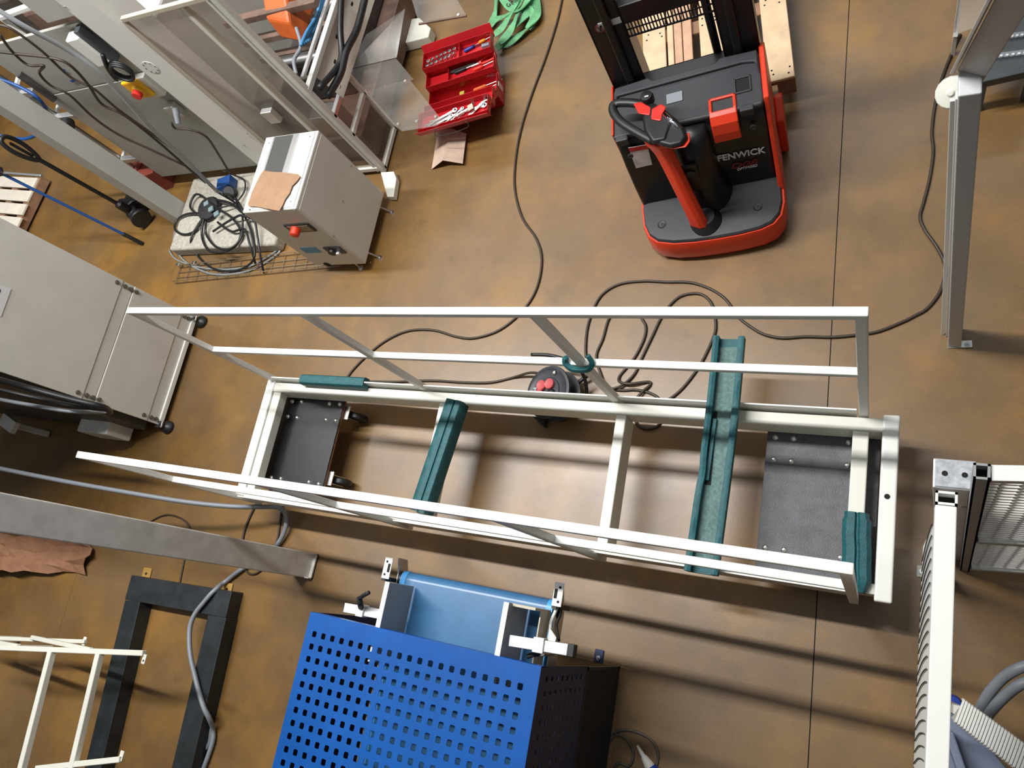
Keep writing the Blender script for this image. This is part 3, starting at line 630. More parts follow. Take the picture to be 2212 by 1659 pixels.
# side with low framed panes
XQ = -3.54; ys = [2.935, 3.31]
rod((XQ, ys[1], 0.02), (XQ, ys[1], 0.68), 0.035, OFFW)
for z in (0.04, 0.455, 0.67): rod((XQ, ys[0], z), (XQ, ys[1], z), 0.035, OFFW if z < .6 else ALU)
B().bx(XQ-.003, XQ+.003, ys[0]+.02, ys[1]-.02, 0.06, 0.44).done('clear_pane', PLEXI, mc)
B().bx(XQ-.003, XQ+.003, ys[0]+.02, ys[1]-.02, 0.47, 0.65).done('clear_pane', PLEXI, mc)
rod((XQ, ys[0], 0.95), (XQ, 4.30, 0.93), 0.040, OFFW)
rod((XQ-0.06, ys[0]+.1, 0.97), (XQ-0.06, 4.30, 0.95), 0.025, ALU)
bp_ = B().prism([(XQ-0.02, 3.10, 0.90), (XQ-0.02, 4.30, 0.89), (XQ+0.03, 4.30, 0.62), (XQ+0.03, 3.10, 0.66)], (-0.006, 0, 0)).done('slotted_plate', CREAM, mc)
for yy, zz in ((3.16, .70), (3.30, .80), (3.48, .84), (3.62, .70), (3.80, .80), (3.95, .70)):
    x_ = XQ-0.02+0.05*(0.90-zz)/0.28
    B().box((x_+0.003, yy, zz), (0.005, 0.03, 0.014)).done('slot', HOLE, bp_)
B().tube(smoothpath([PX(690, 190, -3.43), PX(725, 150, -3.44), PX(738, 120, -3.44), PX(735, 60, -3.45), PX(738, -20, -3.45)], 5), 0.022, 8).done('cable_bundle', BLACK, mc, smooth='all')
B().tube(smoothpath([PX(708, 208, -3.43), PX(735, 160, -3.42), PX(748, 110, -3.42), PX(772, 60, -3.42), PX(792, -20, -3.42)], 5), 0.026, 8).done('cable_bundle', BLACK, mc, smooth='all')
# machine bed, drives and hoses behind the clear guards
B().bx(-4.9, -3.60, 3.05, 4.6, 0.06, 0.30).done('machine_bed', BROWNMACH, mc, 0.01)
B().bx(-4.35, -3.75, 3.45, 4.5, 0.30, 0.55).done('drive_housing', DARKMACH, mc, 0.02)
B().bx(-4.95, -4.55, 3.2, 4.4, 0.30, 1.5).done('drive_housing', GREYW, mc, 0.02)
B().bx(-4.30, -4.05, 3.10, 3.35, 0.30, 0.75).done('drive_housing', DARKMACH, mc, 0.015)
B().bx(-3.95, -3.70, 3.08, 3.22, 0.30, 0.52).done('drive_housing', STEEL, mc, 0.01)
for z in (0.62, 0.80, 1.0):
    B().bx(-4.5, -3.62, 3.6, 3.66, z, z+0.05).done('cross_rail', BROWNMACH, mc, 0.004)
B().cyl((-4.3, 3.5, 0.68), (-3.7, 3.5, 0.68), 0.05, 14).done('roller', STEEL, mc, smooth=True)
B().cyl((-4.3, 3.9, 0.75), (-3.7, 3.9, 0.75), 0.06, 14).done('roller', ALU, mc, smooth=True)
oc = PX(650, 18, -3.85)
B().prism([oc+V(0, -.20, -.12), oc+V(.02, .35, -.10), oc+V(0, .40, .16), oc+V(-.03, .0, .14), oc+V(-.02, -.16, .04)], (-0.22, 0.06, 0.03)).done('orange_hopper', ORANGE, mc, 0.02)
for k in range(4):
    B().tube(smoothpath([PX(650+k*5, 98-k*3, -3.72), PX(662+k*7, 70, -3.74-k*.02), PX(685+k*4, 30, -3.75), PX(695+k*4, -20, -3.75)], 5), 0.012, 6).done('air_hose', mat('sky_blue_hose', (0.06, 0.25, 0.50), 0.4), mc, smooth='all')
B().tube(smoothpath([PX(640, 160, -3.7), PX(635, 130, -3.75), PX(650, 100, -3.75), PX(640, 60, -3.8)], 5), 0.014, 6).done('air_hose', HOSE, mc, smooth='all')
# fittings on the switch panel
def sp(px, py, y=YW+0.10): return PY(px, py, y)
def wallbox(nm, px, py, sx, sz, dpt, m, par=None, bev=0.006, y=YW+0.10):
    p = sp(px, py, y); return B().bx(p.x-sx/2, p.x+sx/2, y-dpt, y-0.001, p.z-sz/2, p.z+sz/2).done(nm, m, par or mc, bev)
q = wallbox('isolator_box', 322, 178, 0.16, 0.20, 0.05, OFFW)
yb0 = YW+0.05
p = sp(300, 188, yb0); B().bx(p.x-0.085, p.x+0.085, yb0-0.03, yb0, p.z-0.085, p.z+0.085).done('yellow_plate', YELLOW, q, 0.012)
p = sp(300, 195, yb0-.03); B().lathe((p.x, yb0-0.03, p.z), (0, -1, 0), [(0.045, 0), (0.042, 0.02), (0.040, 0.022)], 20).done('rotary_collar', YELLOW, q, smooth=True)
B().lathe((p.x, yb0-0.05, p.z), (0, -1, 0), [(0.038, 0), (0.035, 0.035), (0.001, 0.036)], 16).done('rotary_knob', REDB, q, smooth=True)
q = wallbox('control_box', 200, 92, 0.13, 0.26, 0.09, WHITE, bev=0.012)
wallbox('rubber_flap', 214, 86, 0.05, 0.30, 0.07, SLATE)
p = sp(178, 108, YW); B().lathe((p.x, YW+0.10, p.z-.04), (0, -1, 0), [(0.04, 0), (0.04, 0.06), (0.034, 0.075), (0.001, 0.08)], 16).done('emergency_button', REDB, mc, smooth=True)
q = wallbox('wall_socket', 380, 228, 0.10, 0.12, 0.07, ALU, bev=0.012)
p = sp(376, 240, YW); B().cyl((p.x, YW+0.03, p.z), (p.x-0.01, YW-0.06, p.z-0.07), 0.026, 12, 0.018).done('plug', HOSE, q, 0.004, smooth=True)
ring = [sp(262, 150, YW)+V(0.075*math.cos(a), 0, 0.075*math.sin(a)) for a in [i*math.pi/8 for i in range(16)]]
for k in range(3):
    B().tube([v+V(0.006*k, -0.014*k, -0.004*k) for v in ring], 0.011, 6, closed=True).done('coiled_lead', BLACK, mc, smooth='all')
B().tube(smoothpath([sp(222, 118, YW), sp(232, 145, YW-.01), sp(248, 168, YW-.01), sp(255, 172, YW-.01)], 4), 0.016, 6).done('coiled_lead', BLACK, mc, smooth='all')
p = PY(325, 146, YW-0.022); sg = B().lathe((p.x, YW-0.020, p.z), (0, -1, 0), [(0.055, 0), (0.055, 0.002), (0.001, 0.002)], 20).done('round_sticker', LABELW, mc)
for a0 in range(8):
    a = a0*math.pi/4
    B().box((p.x+0.045*math.cos(a), YW-0.0225, p.z+0.045*math.sin(a)), (0.012, 0.001, 0.006)).done('sticker_print', mat('green_print', (0.05, 0.13, 0.10), 0.5), sg)
for qx, qy in ((137, 152), (157, 175)):
    p = sp(qx, qy); B().box((p.x, YW+0.099, p.z), (0.04, 0.002, 0.022)).done('blue_sticker', BLUEP, mc)
for qx, qy in ((141, 15), (535, 288), (527, 313)):
    p = PY(qx, qy, YW-.02); inst(SCREW, (p.x, YW-0.02, p.z), mc, zalign((0, -1, 0)))
p = PY(585, 246, yG-.02); B().bx(p.x-0.05, p.x+0.05, yG-0.05, yG-0.004, p.z-0.07, p.z+0.05).done('door_latch', ALU, mc, 0.006)
# feet
p = P(838, 405, 0.05); fz = B().prism([P(822, 372, .06), P(850, 370, .06), P(856, 385, .06), P(850, 425, .06), P(836, 425, .06)], (0, 0, -0.05)).done('foot_plate', CREAM, mc, 0.004)
B().prism([P(865, 95, .10), P(925, 80, .10), P(930, 60, .10), P(905, 38, .10), P(880, 42, .10)], (0, 0, -0.09)).done('foot_plate', CREAM, mc, 0.006)
# lead-in hose and cords fixed to the panel
def pcord(nm, pts, r, m, y=YW-0.0, par=None):
    B().tube(smoothpath([PY(a, b, y-(c[0] if c else 0)) for a, b, *c in pts], 5), r, 6).done(nm, m, par or mc, smooth='all')
pcord('panel_cord', [(-20, 55), (20, 60), (90, 110), (150, 165), (200, 190), (230, 215), (260, 240), (330, 290), (400, 345), (450, 395), (480, 420)], 0.010, CORDM)
pcord('panel_cord', [(0, 75), (25, 110), (60, 140), (95, 142), (85, 158), (110, 185), (150, 205), (200, 252), (255, 290), (330, 325), (400, 358)], 0.010, CORDM)
pcord('panel_cord', [(-20, 110), (50, 118), (110, 125), (150, 140), (190, 182), (220, 225), (270, 250), (340, 305), (420, 375), (470, 415)], 0.011, CORDM)
pcord('panel_cord', [(370, 265), (380, 278), (410, 280), (445, 295), (470, 330), (495, 370), (510, 380)], 0.009, CORDM)
pcord('panel_hose', [(-30, 5, .25), (50, 55, .25), (150, 110, .2), (230, 170, .2), (330, 280, .2), (400, 345, .15), (470, 415, .10)], 0.017, mat('pale_hose', (0.36, 0.38, 0.40), 0.4))
# clear hinged covers swung out over the floor
def sheet(label, pts, th=0.005, knobs=(), z=None):
    t = thing('clear_cover', label, 'clear sheet', tuple(sum((Vector(p) for p in pts), Vector())/len(pts)), 'clear plastic guards swung out of the machine')
    n = (Vector(pts[1])-Vector(pts[0])).cross(Vector(pts[2])-Vector(pts[0])).normalized()
    B().prism(pts, n*th).done('pane', PLEXIC, t)
    for k in knobs: B().cyl(Vector(k)-n*0.004, Vector(k)+n*0.012, 0.010, 8).done('knob', ZINC, t, smooth=True)
    return t
zc = 0.60
s1 = [P(748, 152, zc+.10), P(855, 126, zc+.10), P(893, 172, zc), P(785, 196, zc)]
s2 = [P(785, 196, zc), P(885, 172, zc), P(957, 262, zc-.04), P(942, 272, zc-.04), P(868, 283, zc-.04), P(848, 268, zc-.04)]
s3 = [P(790, 75, .85), P(875, 18, .85), P(857, 124, .71), P(750, 150, .71)]
s4 = [P(878, -40, .62), P(965, -40, .62), P(1008, 34, .60), P(905, 52, .60)]
sheet('clear plastic flap lying over the red toolbox corner', s2, knobs=[P(860, 268, zc-.03), P(900, 262, zc-.03), P(941, 252, zc-.03), P(790, 196, zc), P(832, 186, zc), P(875, 175, zc)])
sheet('upper clear plastic flap folded down beside the black cable bundles', s1)
sheet('smudged clear plastic sheet upright behind the black cable bundles', s3)
sheet('clear plastic sheet with a dark edge above the white foot', s4, knobs=[P(990, 32, .61)])
B().beam(s4[2], s4[3], 0.012, 0.012).done('dark_edge', BROWNMACH, bpy.data.objects['clear_cover.003'])

# ================================================================ base block with coiled leads
bb = B().bx(-5.58, -4.36, 2.27, 2.98, 0.0, 0.12).done('machine_plinth', CONC, bev=0.02, seg=3, smooth=True)
tag(bb, 'speckled cream plinth under coiled black leads beside the white cabinet', 'plinth')
cb = thing('lead_coil', 'bundle of coiled black leads with a multi socket block on the plinth', 'cable', tuple(P(450, 470, .12)))
def coil(pts, r=0.010, m=BLACK): B().tube(smoothpath([P(a, b, c) for a, b, c in pts], 5), r, 6).done('lead', m, cb, smooth='all')
coil([(470, 415, .4), (510, 440, .25), (530, 470, .16), (545, 510, .14), (548, 560, .10), (510, 585, .02), (460, 580, .02), (425, 550, .02), (412, 520, .13), (425, 490, .14), (440, 470, .16)])
coil([(440, 460, .17), (405, 462, .15), (383, 475, .14), (378, 495, .14), (395, 506, .14), (420, 500, .14), (436, 475, .16)])
coil([(440, 472, .18), (436, 510, .14), (450, 540, .14), (480, 545, .14), (510, 530, .14), (520, 500, .15), (500, 470, .17), (470, 450, .18), (430, 420, .17), (415, 430, .16), (412, 450, .15), (430, 465, .16)])
coil([(445, 478, .19), (445, 505, .15), (465, 532, .15), (495, 538, .15), (520, 515, .15), (524, 480, .17), (520, 465, .2), (490, 480, .17), (460, 500, .16)])
coil([(470, 480, .17), (500, 500, .16), (528, 495, .17), (540, 530, .15), (552, 570, .06)])
coil([(520, 465, .22), (548, 475, .2), (556, 510, .17), (562, 550, .12), (570, 590, .02)])
coil([(510, 380, .17), (528, 390, .16), (527, 415, .15), (505, 440, .17), (470, 450, .19)], 0.007)
coil([(480, 420, .4), (505, 425, .25), (526, 460, .22), (500, 440, .2), (468, 432, .18)], 0.012)
c = P(453, 452, 0.145); B().lathe(c-V(0, 0, .02), (0.1, -.1, 1), [(0.11, 0), (0.115, 0.03), (0.10, 0.05), (0.001, 0.055)], 20).done('socket_block', BLACK, cb, smooth=True)
for dx, dy in ((446, 440), (456, 452), (468, 462)):
    p = P(dx, dy, 0.185); B().box(p, (0.05, 0.045, 0.02), Matrix.Rotation(0.5, 3, 'Z')).done('socket_cover', mat('pale_blue_grey', (0.20, 0.28, 0.31), 0.4), cb, 0.004)
p = P(490, 398, 0.17); B().box(p, (0.14, 0.10, 0.09), Matrix.Rotation(0.25, 3, 'Z')).done('transformer', BLUEP, cb, 0.006)
p = P(500, 415, 0.15); B().cyl(p, p+V(0.03, -0.03, 0.05), 0.05, 14).done('transformer_plug', BLACK, cb, 0.006, smooth=True)
for z_, pts in ((0.012, [(365, 540), (380, 560), (420, 575), (470, 582), (530, 578), (570, 560), (600, 540)]), (0.012, [(378, 500), (376, 530), (400, 565), (450, 590), (500, 592), (550, 580), (600, 548), (612, 525)])):
    o = B().tube(smoothpath([P(a, b, z_) for a, b in pts], 5), 0.009, 6).done('clear_hose', mat('clear_hose', (0.24, 0.25, 0.25), 0.2), smooth='all')
    tag(o, 'pale clear hose nearest the plinth front' if pts[0][0] == 365 else 'pale clear hose in the wider curve over the wire tray', 'hose', 'clear hoses in front of the plinth')

# ================================================================ white electrical cabinet
X0, X1, Yc0, Yc1, Zc = -3.895, -3.425, 2.085, 2.675, 0.87
cab = thing('electrical_cabinet', 'white steel electrical cabinet with a red switch on its front', 'cabinet', ((X0+X1)/2, (Yc0+Yc1)/2, 0))
B().bx(X0, X1, Yc0, Yc1, 0.09, Zc).done('body', OFFW, cab, 0.008)
B().bx(X0+0.012, X1-0.02, Yc0+0.012, Yc1-0.012, Zc, Zc+0.006).done('top_panel', WHITE, cab, 0.002)
B().bx(X0+0.10, X0+0.27, Yc0+0.10, Yc1-0.015, Zc+0.006, Zc+0.009).done('vent_mesh', VENT, cab)
B().bx(X0+0.27, X0+0.315, Yc0+0.02, Yc1-0.015, Zc+0.006, Zc+0.016).done('vent_strip', ALU, cab, 0.002)
B().bx(X0+0.085, X0+0.10, Yc0+0.02, Yc1-0.015, Zc+0.006, Zc+0.012).done('vent_strip', ALU, cab, 0.002)
B().bx(X1, X1+0.003, Yc0+0.01, Yc1-0.01, 0.10, Zc-0.03).done('side_panel', OFFW, cab, 0.002, 1)
def fy(px, py): return PY(px, py, Yc0)
p = fy(650, 492); o = B().bx(p.x-0.11, p.x+0.11, Yc0-0.010, Yc0-0.001, p.z-0.045, p.z+0.055).done('switch_recess', BLACK, cab, 0.02, 3)
B().bx(p.x-0.09, p.x+0.09, Yc0-0.012, Yc0-0.0095, p.z-0.03, p.z+0.04).done('switch_plate', mat('tan_plate', (0.32, 0.27, 0.20), 0.5), o, 0.012)
B().lathe((p.x-0.03, Yc0-0.011, p.z+0.01), (0, -1, 0), [(0.035, 0), (0.032, 0.05), (0.025, 0.055), (0.001, 0.056)], 16).done('red_knob', RED, o, smooth=True)
p = fy(724, 540); o = B().bx(p.x-0.075, p.x+0.075, Yc0-0.010, Yc0-0.001, p.z-0.045, p.z+0.05).done('socket_recess', SLATE, cab, 0.008)
B().lathe((p.x-0.02, Yc0-0.010, p.z), (0, -1, 0), [(0.032, 0), (0.03, 0.02), (0.001, 0.022)], 14).done('socket', BLACK, o, smooth=True)
B().bx(p.x+0.0, p.x+0.035, Yc0-0.03, Yc0-0.010, p.z-0.035, p.z-0.005).done('plug_tab', LABELW, o, 0.003)
p = fy(671, 540); B().bx(p.x-0.075, p.x+0.075, Yc0-0.0025, Yc0-0.0005, p.z-0.04, p.z+0.04).done('blue_label', BLUEL, cab)
p = fy(707, 571); B().lathe((p.x, Yc0-0.0005, p.z), (0, -1, 0), [(0.03, 0), (0.03, 0.001), (0.001, 0.001)], 16).done('cable_hole', HOLE, cab)
for qx, qy in ((540, 452), (612, 520), (636, 455), (697, 577)):
    p = fy(qx, qy); p.x = min(max(p.x, X0+.02), X1-.02); inst(SCREW, (p.x, Yc0, p.z), cab, zalign((0, -1, 0)))
for qx, qy in ((758, 358), (740, 434), (834, 428), (720, 509), (800, 567)):
    p = PX(qx, qy, X1+.003); inst(SCREW, p, cab, zalign((1, 0, 0)))
for x_, y_ in ((X0+.06, Yc1-.06), (X1-.05, Yc1-.05), (X1-.05, Yc0+.05), (X0+.06, Yc0+.05)): inst(SCREW, (x_, y_, Zc+.006), cab)
for x_, y_ in ((X1+0.035, Yc1-0.11), (X1+0.03, Yc0+0.10), (X1-0.12, Yc0+0.02), (X0+0.08, Yc1-0.1)):
    B().cyl((x_, y_, 0.0), (x_, y_, 0.012), 0.024, 14, 0.016).cyl((x_, y_, 0.012), (min(x_, X1-.03), y_, 0.10), 0.008, 8).done('levelling_foot', ZINC, cab, smooth=True)
kz = Zc+0.016
kp_ = [(536, 442), (545, 415), (562, 380), (570, 369), (590, 372), (615, 373), (645, 377), (649, 382), (642, 392), (632, 402), (626, 418), (616, 432), (611, 444), (604, 456), (580, 452), (555, 447), (538, 446)]
o = B().prism([P(a, b, kz) for a, b in kp_], (0, 0, 0.004)).done('cardboard_scrap', KRAFT)
tag(o, 'torn brown cardboard scrap lying on top of the white cabinet', 'cardboard')

# ================================================================ wire cable tray on the floor
wt = thing('wire_cable_tray', 'galvanised wire cable tray lying on the floor under the hoses', 'cable tray', tuple(P(500, 590, 0)))
ta, tb2 = P(378, 612, 0.012), P(735, 575, 0.012); td = (tb2-ta).normalized(); tn = V(-td.y, td.x, 0)
for off, z in ((0, .012), (0.05, .012), (0.10, .012), (0.15, .012), (0.0, .05), (0.15, .05)):
    B().beam(ta+tn*off+V(0, 0, z-.012), tb2+tn*off+V(0, 0, z-.012), 0.005, 0.005).done('long_wire', GALV, wt)
L_ = (tb2-ta).length
crs = proto(B().tube([(0, 0, 0.04), (0, 0, 0), (0, 0.15, 0), (0, 0.15, 0.04)], 0.0028, 5), 'cross_wire', GALV)
ang = math.atan2(td.y, td.x)
for i in range(15): inst(crs, ta+td*(0.01+i*L_/15), wt, (0, 0, ang))
for k in (0.02, 0.21): B().box(ta+td*k+tn*0.16+V(0, 0, 0.03), (0.03, 0.03, 0.03)).done('clip', ZINC, wt, 0.003)

# ================================================================ tall panelled machine at the left edge
XD = -5.06; yd0, yd1 = 0.745, 1.665
dm = thing('panelled_machine', 'tall white machine with bolted cover plates and black levelling feet at left', 'machine', (-5.5, 1.2, 0))
B().bx(-7.2, XD-0.012, yd0+0.03, yd1-0.02, 0.06, 3.2).done('frame', GREYW, dm, 0.006)  # unseen upper part raised to block lamp light from the floor beside it
PANEL = mat('panel_white', (0.64, 0.63, 0.58), 0.42, var=0.05, scale=4)
def cover(z0, z1, ex=0.0): return B().bx(XD-0.012, XD-0.002+ex, yd0, yd1, z0, z1).done('cover_plate', PANEL, dm, 0.004)
cover(0.745, 3.2, 0.006); cover(0.650, 0.742, 0.0); cover(0.190, 0.646, 0.006); cover(0.06, 0.186, 0.0)
B().bx(XD-0.012, XD+0.012, yd0+0.01, yd1-0.01, 0.05, 0.09).done('base_lip', WHITE, dm, 0.004)
for z in (1.70, 0.79, 0.72, 0.67, 0.62, 0.235, 0.165, 0.12):
    for y_ in (yd0+0.035, yd1-0.035):
        inst(BIGBOLT, (XD+0.003, y_, z), dm, zalign((1, 0, 0)))
for y_ in (yd0+0.0, yd1-0.02):
    B().cyl((XD+0.03, y_, 0), (XD+0.03, y_, 0.025), 0.052, 20).lathe((XD+0.03, y_, 0.025), (0, 0, 1), [(0.052, 0), (0.04, 0.018), (0.012, 0.03), (0.012, 0.07)], 20).done('levelling_foot', BLACK, dm, smooth=True)
    B().bx(XD-0.03, XD+0.045, y_-0.02, y_+0.03, 0.075, 0.09).done('foot_bracket', STEEL, dm, 0.003)
lp = [PX(-40, 600, XD+.006), PX(24, 624, XD+.006), PX(2, 684, XD+.006), PX(-40, 670, XD+.006)]
o = B().prism(lp, (0.002, 0, 0)).done('name_plate', LABELW, dm)
a_, b_ = PX(2, 622, XD+.009), PX(-3, 660, XD+.009)
text('plate_lettering', '8', 0.08, basis(a_, b_-a_, V(0, 0, 1)), mat('blue_print', (0.03, 0.05, 0.2), 0.5), o)
B().bx(-7.0, XD-0.10, yd0-0.06, yd0+0.03, 0.10, 1.30).done('shaded_side_box', DARKMACH, dm, 0.01)  # dark slab on the side face, its shadow put into the colour
B().bx(XD-0.62, XD-0.26, yd0-0.16, yd0-0.03, 0.08, 0.30).done('gear_box', DIRTYW, dm, 0.012)
for k in range(3):
    B().tube(smoothpath([PY(-20, 815+22*k, yd0-.09-.03*k), PY(60, 838+18*k, yd0-.09-.03*k), PY(150, 862+13*k, yd0-.10-.03*k), PY(225, 880+5*k, yd0-.10), PY(238, 892-k*3, yd0-.09)], 5), 0.014 if k else 0.020, 6).done('looped_cable', BLACK if k < 2 else HOSE, dm, smooth='all')
p = P(20, 915, 0.35); B().box(p, (0.22, 0.10, 0.05), Matrix.Rotation(-0.3, 3, 'Z')).beam(p, p-V(0.0, 0, 0.34), 0.05, 0.05).done('side_bracket', DIRTYW, dm, 0.006)

# ================================================================ things seen past the machine columns
rx_ = P(345, 392, 0.0); rb = thing('oxide_red_box', 'dark red steel box on the floor behind the grey column', 'box', (rx_.x, rx_.y, 0))
B().box((rx_.x+0.02, rx_.y, 0.12), (0.36, 0.26, 0.24), Matrix.Rotation(0.25, 3, 'Z')).done('body', BRICKRED, rb, 0.006)
B().box((rx_.x+0.0, rx_.y-0.03, 0.25), (0.16, 0.035, 0.03), Matrix.Rotation(1.0, 3, 'Z')).done('handle', BRICKRED, rb, 0.008)
pt = thing('pallet_truck', 'black hand pallet truck with its loop handle upright at left', 'pallet truck', tuple(P(285, 455, 0)))
hb = P(268, 448, 0.22); ht = P(85, 345, 1.0)
B().cyl(hb, ht, 0.018, 10).done('tiller_tube', BLACK, pt, smooth=True)
hd_ = (ht-hb).normalized(); sv = V(0.15, 1, 0.0).normalized()
lpth = [ht, ht+hd_*0.06+sv*0.03, ht+hd_*0.17+sv*0.048, ht+hd_*0.27+sv*0.036, ht+hd_*0.30, ht+hd_*0.27-sv*0.036, ht+hd_*0.17-sv*0.048, ht+hd_*0.06-sv*0.03]
B().tube(smoothpath(lpth, 4, True), 0.018, 8, closed=True).done('loop_handle', BLACK, pt, smooth='all')
B().beam(ht+hd_*0.05, ht+hd_*0.24, 0.02, 0.02).done('release_lever', BLACK, pt, 0.005)
B().lathe(hb-V(0, 0, .12), (0, 0, 1), [(0.06, 0), (0.06, 0.05), (0.04, 0.07), (0.04, 0.18), (0.02, 0.2)], 14).done('hydraulic_pump', BLACK, pt, smooth=True)
for k in (-1, 1):
    p = P(300, 460, 0.09)+V(-0.06*k, 0.06*k, 0)
    B().lathe(p+V(-.025, .02, 0), (0.78, -0.62, 0), [(0.03, 0), (0.085, 0.003), (0.09, 0.01), (0.09, 0.045), (0.085, 0.052), (0.03, 0.055)], 22).done('steer_wheel', BLACK, pt, smooth=True)
B().bx(hb.x-0.26, hb.x-0.10, hb.y+0.15, hb.y+1.1, 0.05, 0.09).done('fork', BLACK, pt, 0.008)
B().bx(hb.x+0.14, hb.x+0.30, hb.y+0.15, hb.y+0.17, 0.05, 0.09).bx(hb.x-0.26, hb.x+0.30, hb.y+0.10, hb.y+0.16, 0.06, 0.14).done('fork', BLACK, pt, 0.008)
r0, r1 = P(305, 525, 0.02), P(0, 373, 1.13)
rd = thing('blue_pole', 'slim blue pole with a black rubber end leaning at the left edge', 'pole', (r0.x, r0.y, 0))
rdv = (r1-r0).normalized(); B().cyl(r0+rdv*.14, r1+rdv*0.25, 0.0125, 10).done('shaft', BLUEP, rd, smooth=True)
B().cyl(r0-rdv*.012, r0+rdv*0.17, 0.019, 10).done('grip', BLACK, rd, 0.004, smooth=True)
B().lathe(r1-rdv*.02, rdv, [(0.02, 0), (0.045, .02), (0.045, .07), (0.02, .09)], 12).done('joint', BLACK, rd, smooth=True)
B().beam(r1, P(90, 380, 1.02), 0.02, 0.02).done('side_arm', STEEL, rd, 0.003)
pb_ = thing('pallet', 'weathered white wooden pallet cut off by the left edge', 'pallet', (-8.2, 2.9, 0))
for i in range(5):
    B().box((-8.35+i*0.0, 2.55+i*0.155, 0.135), (0.80, 0.125, 0.022), Matrix.Rotation(-0.12, 3, 'Z')).done('board', mat('white_wood', (0.72, 0.66, 0.56), 0.6, var=0.1, scale=8), pb_, 0.003)
for x_ in (-8.68, -8.36, -8.02): B().box((x_, 2.86, 0.075), (0.10, 0.74, 0.098), Matrix.Rotation(-0.12, 3, 'Z')).done('stringer', WOODE, pb_, 0.004)
mt = thing('clamp_rig', 'steel bracket rig with round knobs between the panel and grey column', 'fixture', (-6.35, 3.05, 0))
for a, b, z in ((30, 205, 1.3), (120, 255, .95), (265, 345, .5)):
    p = PY(a, b, 3.05); B().beam(p, p+V(0.22, 0.02, -0.03), 0.05, 0.05).done('bracket', ALU, mt, 0.005)
    B().beam(p, p+V(0.0, 0.18, 0.02), 0.03, 0.03).done('arm', WHITE, mt, 0.004)
B().cyl((-6.25, 3.07, 0), (-6.25, 3.07, 1.75), 0.025, 10).cyl((-6.25, 3.07, 0), (-6.25, 3.07, .02), 0.12, 16).done('upright', STEEL, mt, smooth=True)
p = PY(145, 262, 2.98); B().cyl(p, p+V(0.02, -0.05, -0.01), 0.055, 16).done('knob', BLACK, mt, 0.006, smooth=True)
B().cyl(PY(40, 160, 3.0), PY(118, 215, 3.0), 0.028, 10).done('cylinder', DARKMACH, mt, smooth=True)
B().tube(smoothpath([PY(-20, 165, 2.9), PY(30, 182, 2.9), PY(80, 210, 2.85), PY(102, 245, 2.85), PY(92, 280, 2.85), PY(55, 300, 2.85), (PY(0, 293, 2.85)), PY(-30, 285, 2.85)], 5), 0.014, 6).done('blue_hose', BLUEP, mt, smooth='all')
dr = thing('far_drive_unit', 'dark drive unit with a white edged plate at the top left corner', 'machine', (-6.6, 4.4, 0))
B().bx(-7.0, -5.6, 3.9, 5.0, 0.0, 1.5).done('body', DARKMACH, dr, 0.02)
B().bx(-6.2, -5.5, 3.6, 3.9, 1.2, 1.55).done('motor', BROWNMACH, dr, 0.03)
p0_, p1_ = PY(0, 37, 3.3), PY(75, 10, 3.3); B().beam(p0_, p1_, 0.05, 0.03).beam(p0_-V(0, 0, .02), V(p0_.x, 3.3, 0), 0.03, 0.03).done('plate_edge', WHITE, dr, 0.004)
p0_, p1_ = PY(45, 103, 3.1), PY(108, 82, 3.1); B().beam(p0_, p1_, 0.03, 0.03).beam(p1_-V(0, 0, .02), V(p1_.x, 3.1, 0), 0.02, 0.02).done('plate_edge', WHITE, dr, 0.004)

# ================================================================ lower left: column, hose, paper, steel frame, rack
cc = thing('steel_column', 'scuffed white square steel column rising from a bolted foot plate', 'column', (-3.37, -0.07, 0))
B().bx(-3.435, -3.300, -0.150, 0.010, 0.0, 2.75).done('shaft', DIRTYW, cc, 0.006)
fp = B().bx(-3.30, -3.2999, -0.15, 0.0, 0, .001).bx(-3.300, -3.268, -0.150, 0.010, 0.0, 0.010).bx(-3.300, -3.268, -0.150, -0.144, 0.01, 0.05).bx(-3.300, -3.268, 0.004, 0.010, 0.01, 0.05).bx(-3.274, -3.268, -0.150, 0.010, 0.0, 0.022).done('foot_plate', DIRTYW, cc, 0.001, 1)
inst(HEX, P(662, 1221, 0.010), cc)
cord('grey_hose', 'grey cable dropping past the white frame and trailing over the dark steel frame',
     [(-60, 1000, .95), (0, 1012, .85), (130, 1038, .70), (270, 1063, .55), (400, 1084, .40), (500, 1094, .28), (560, 1095, .20), (600, 1096, .14), (616, 1110, .09), (617, 1140, .05), (600, 1175, .03), (570, 1205, .02), (525, 1228, .02), (485, 1258, .03), (470, 1270, .10), (455, 1284, .128), (440, 1302, .132), (422, 1325, .13), (411, 1352, .128), (409, 1385, .128), (412, 1420, .13), (420, 1455, .13), (430, 1495, .13), (441, 1530, .128), (452, 1552, .10), (460, 1575, .03), (460, 1600, .02), (450, 1632, .02), (438, 1665, .02), (430, 1690, .02)], 0.016, HOSE, sides=8)
cord('grey_hose', 'short loop of grey cable beside the dark steel frame at bottom', [(437, 1546, .06), (450, 1560, .03), (455, 1590, .016), (447, 1615, .016), (430, 1618, .016), (420, 1612, .016)], 0.014, HOSE)
cord('power_cord', 'thin black cord arching on the floor behind the white column', [(310, 1145), (330, 1124), (362, 1112), (395, 1122), (410, 1142), (405, 1175), (398, 1210), (390, 1250), (386, 1270)], 0.0065, CORDM)
cord('power_cord', 'thin black cord passing under the white column towards the frame', [(612, 1085), (606, 1120), (598, 1170), (580, 1210), (560, 1235), (540, 1240), (525, 1225)], 0.0075, CORDM)
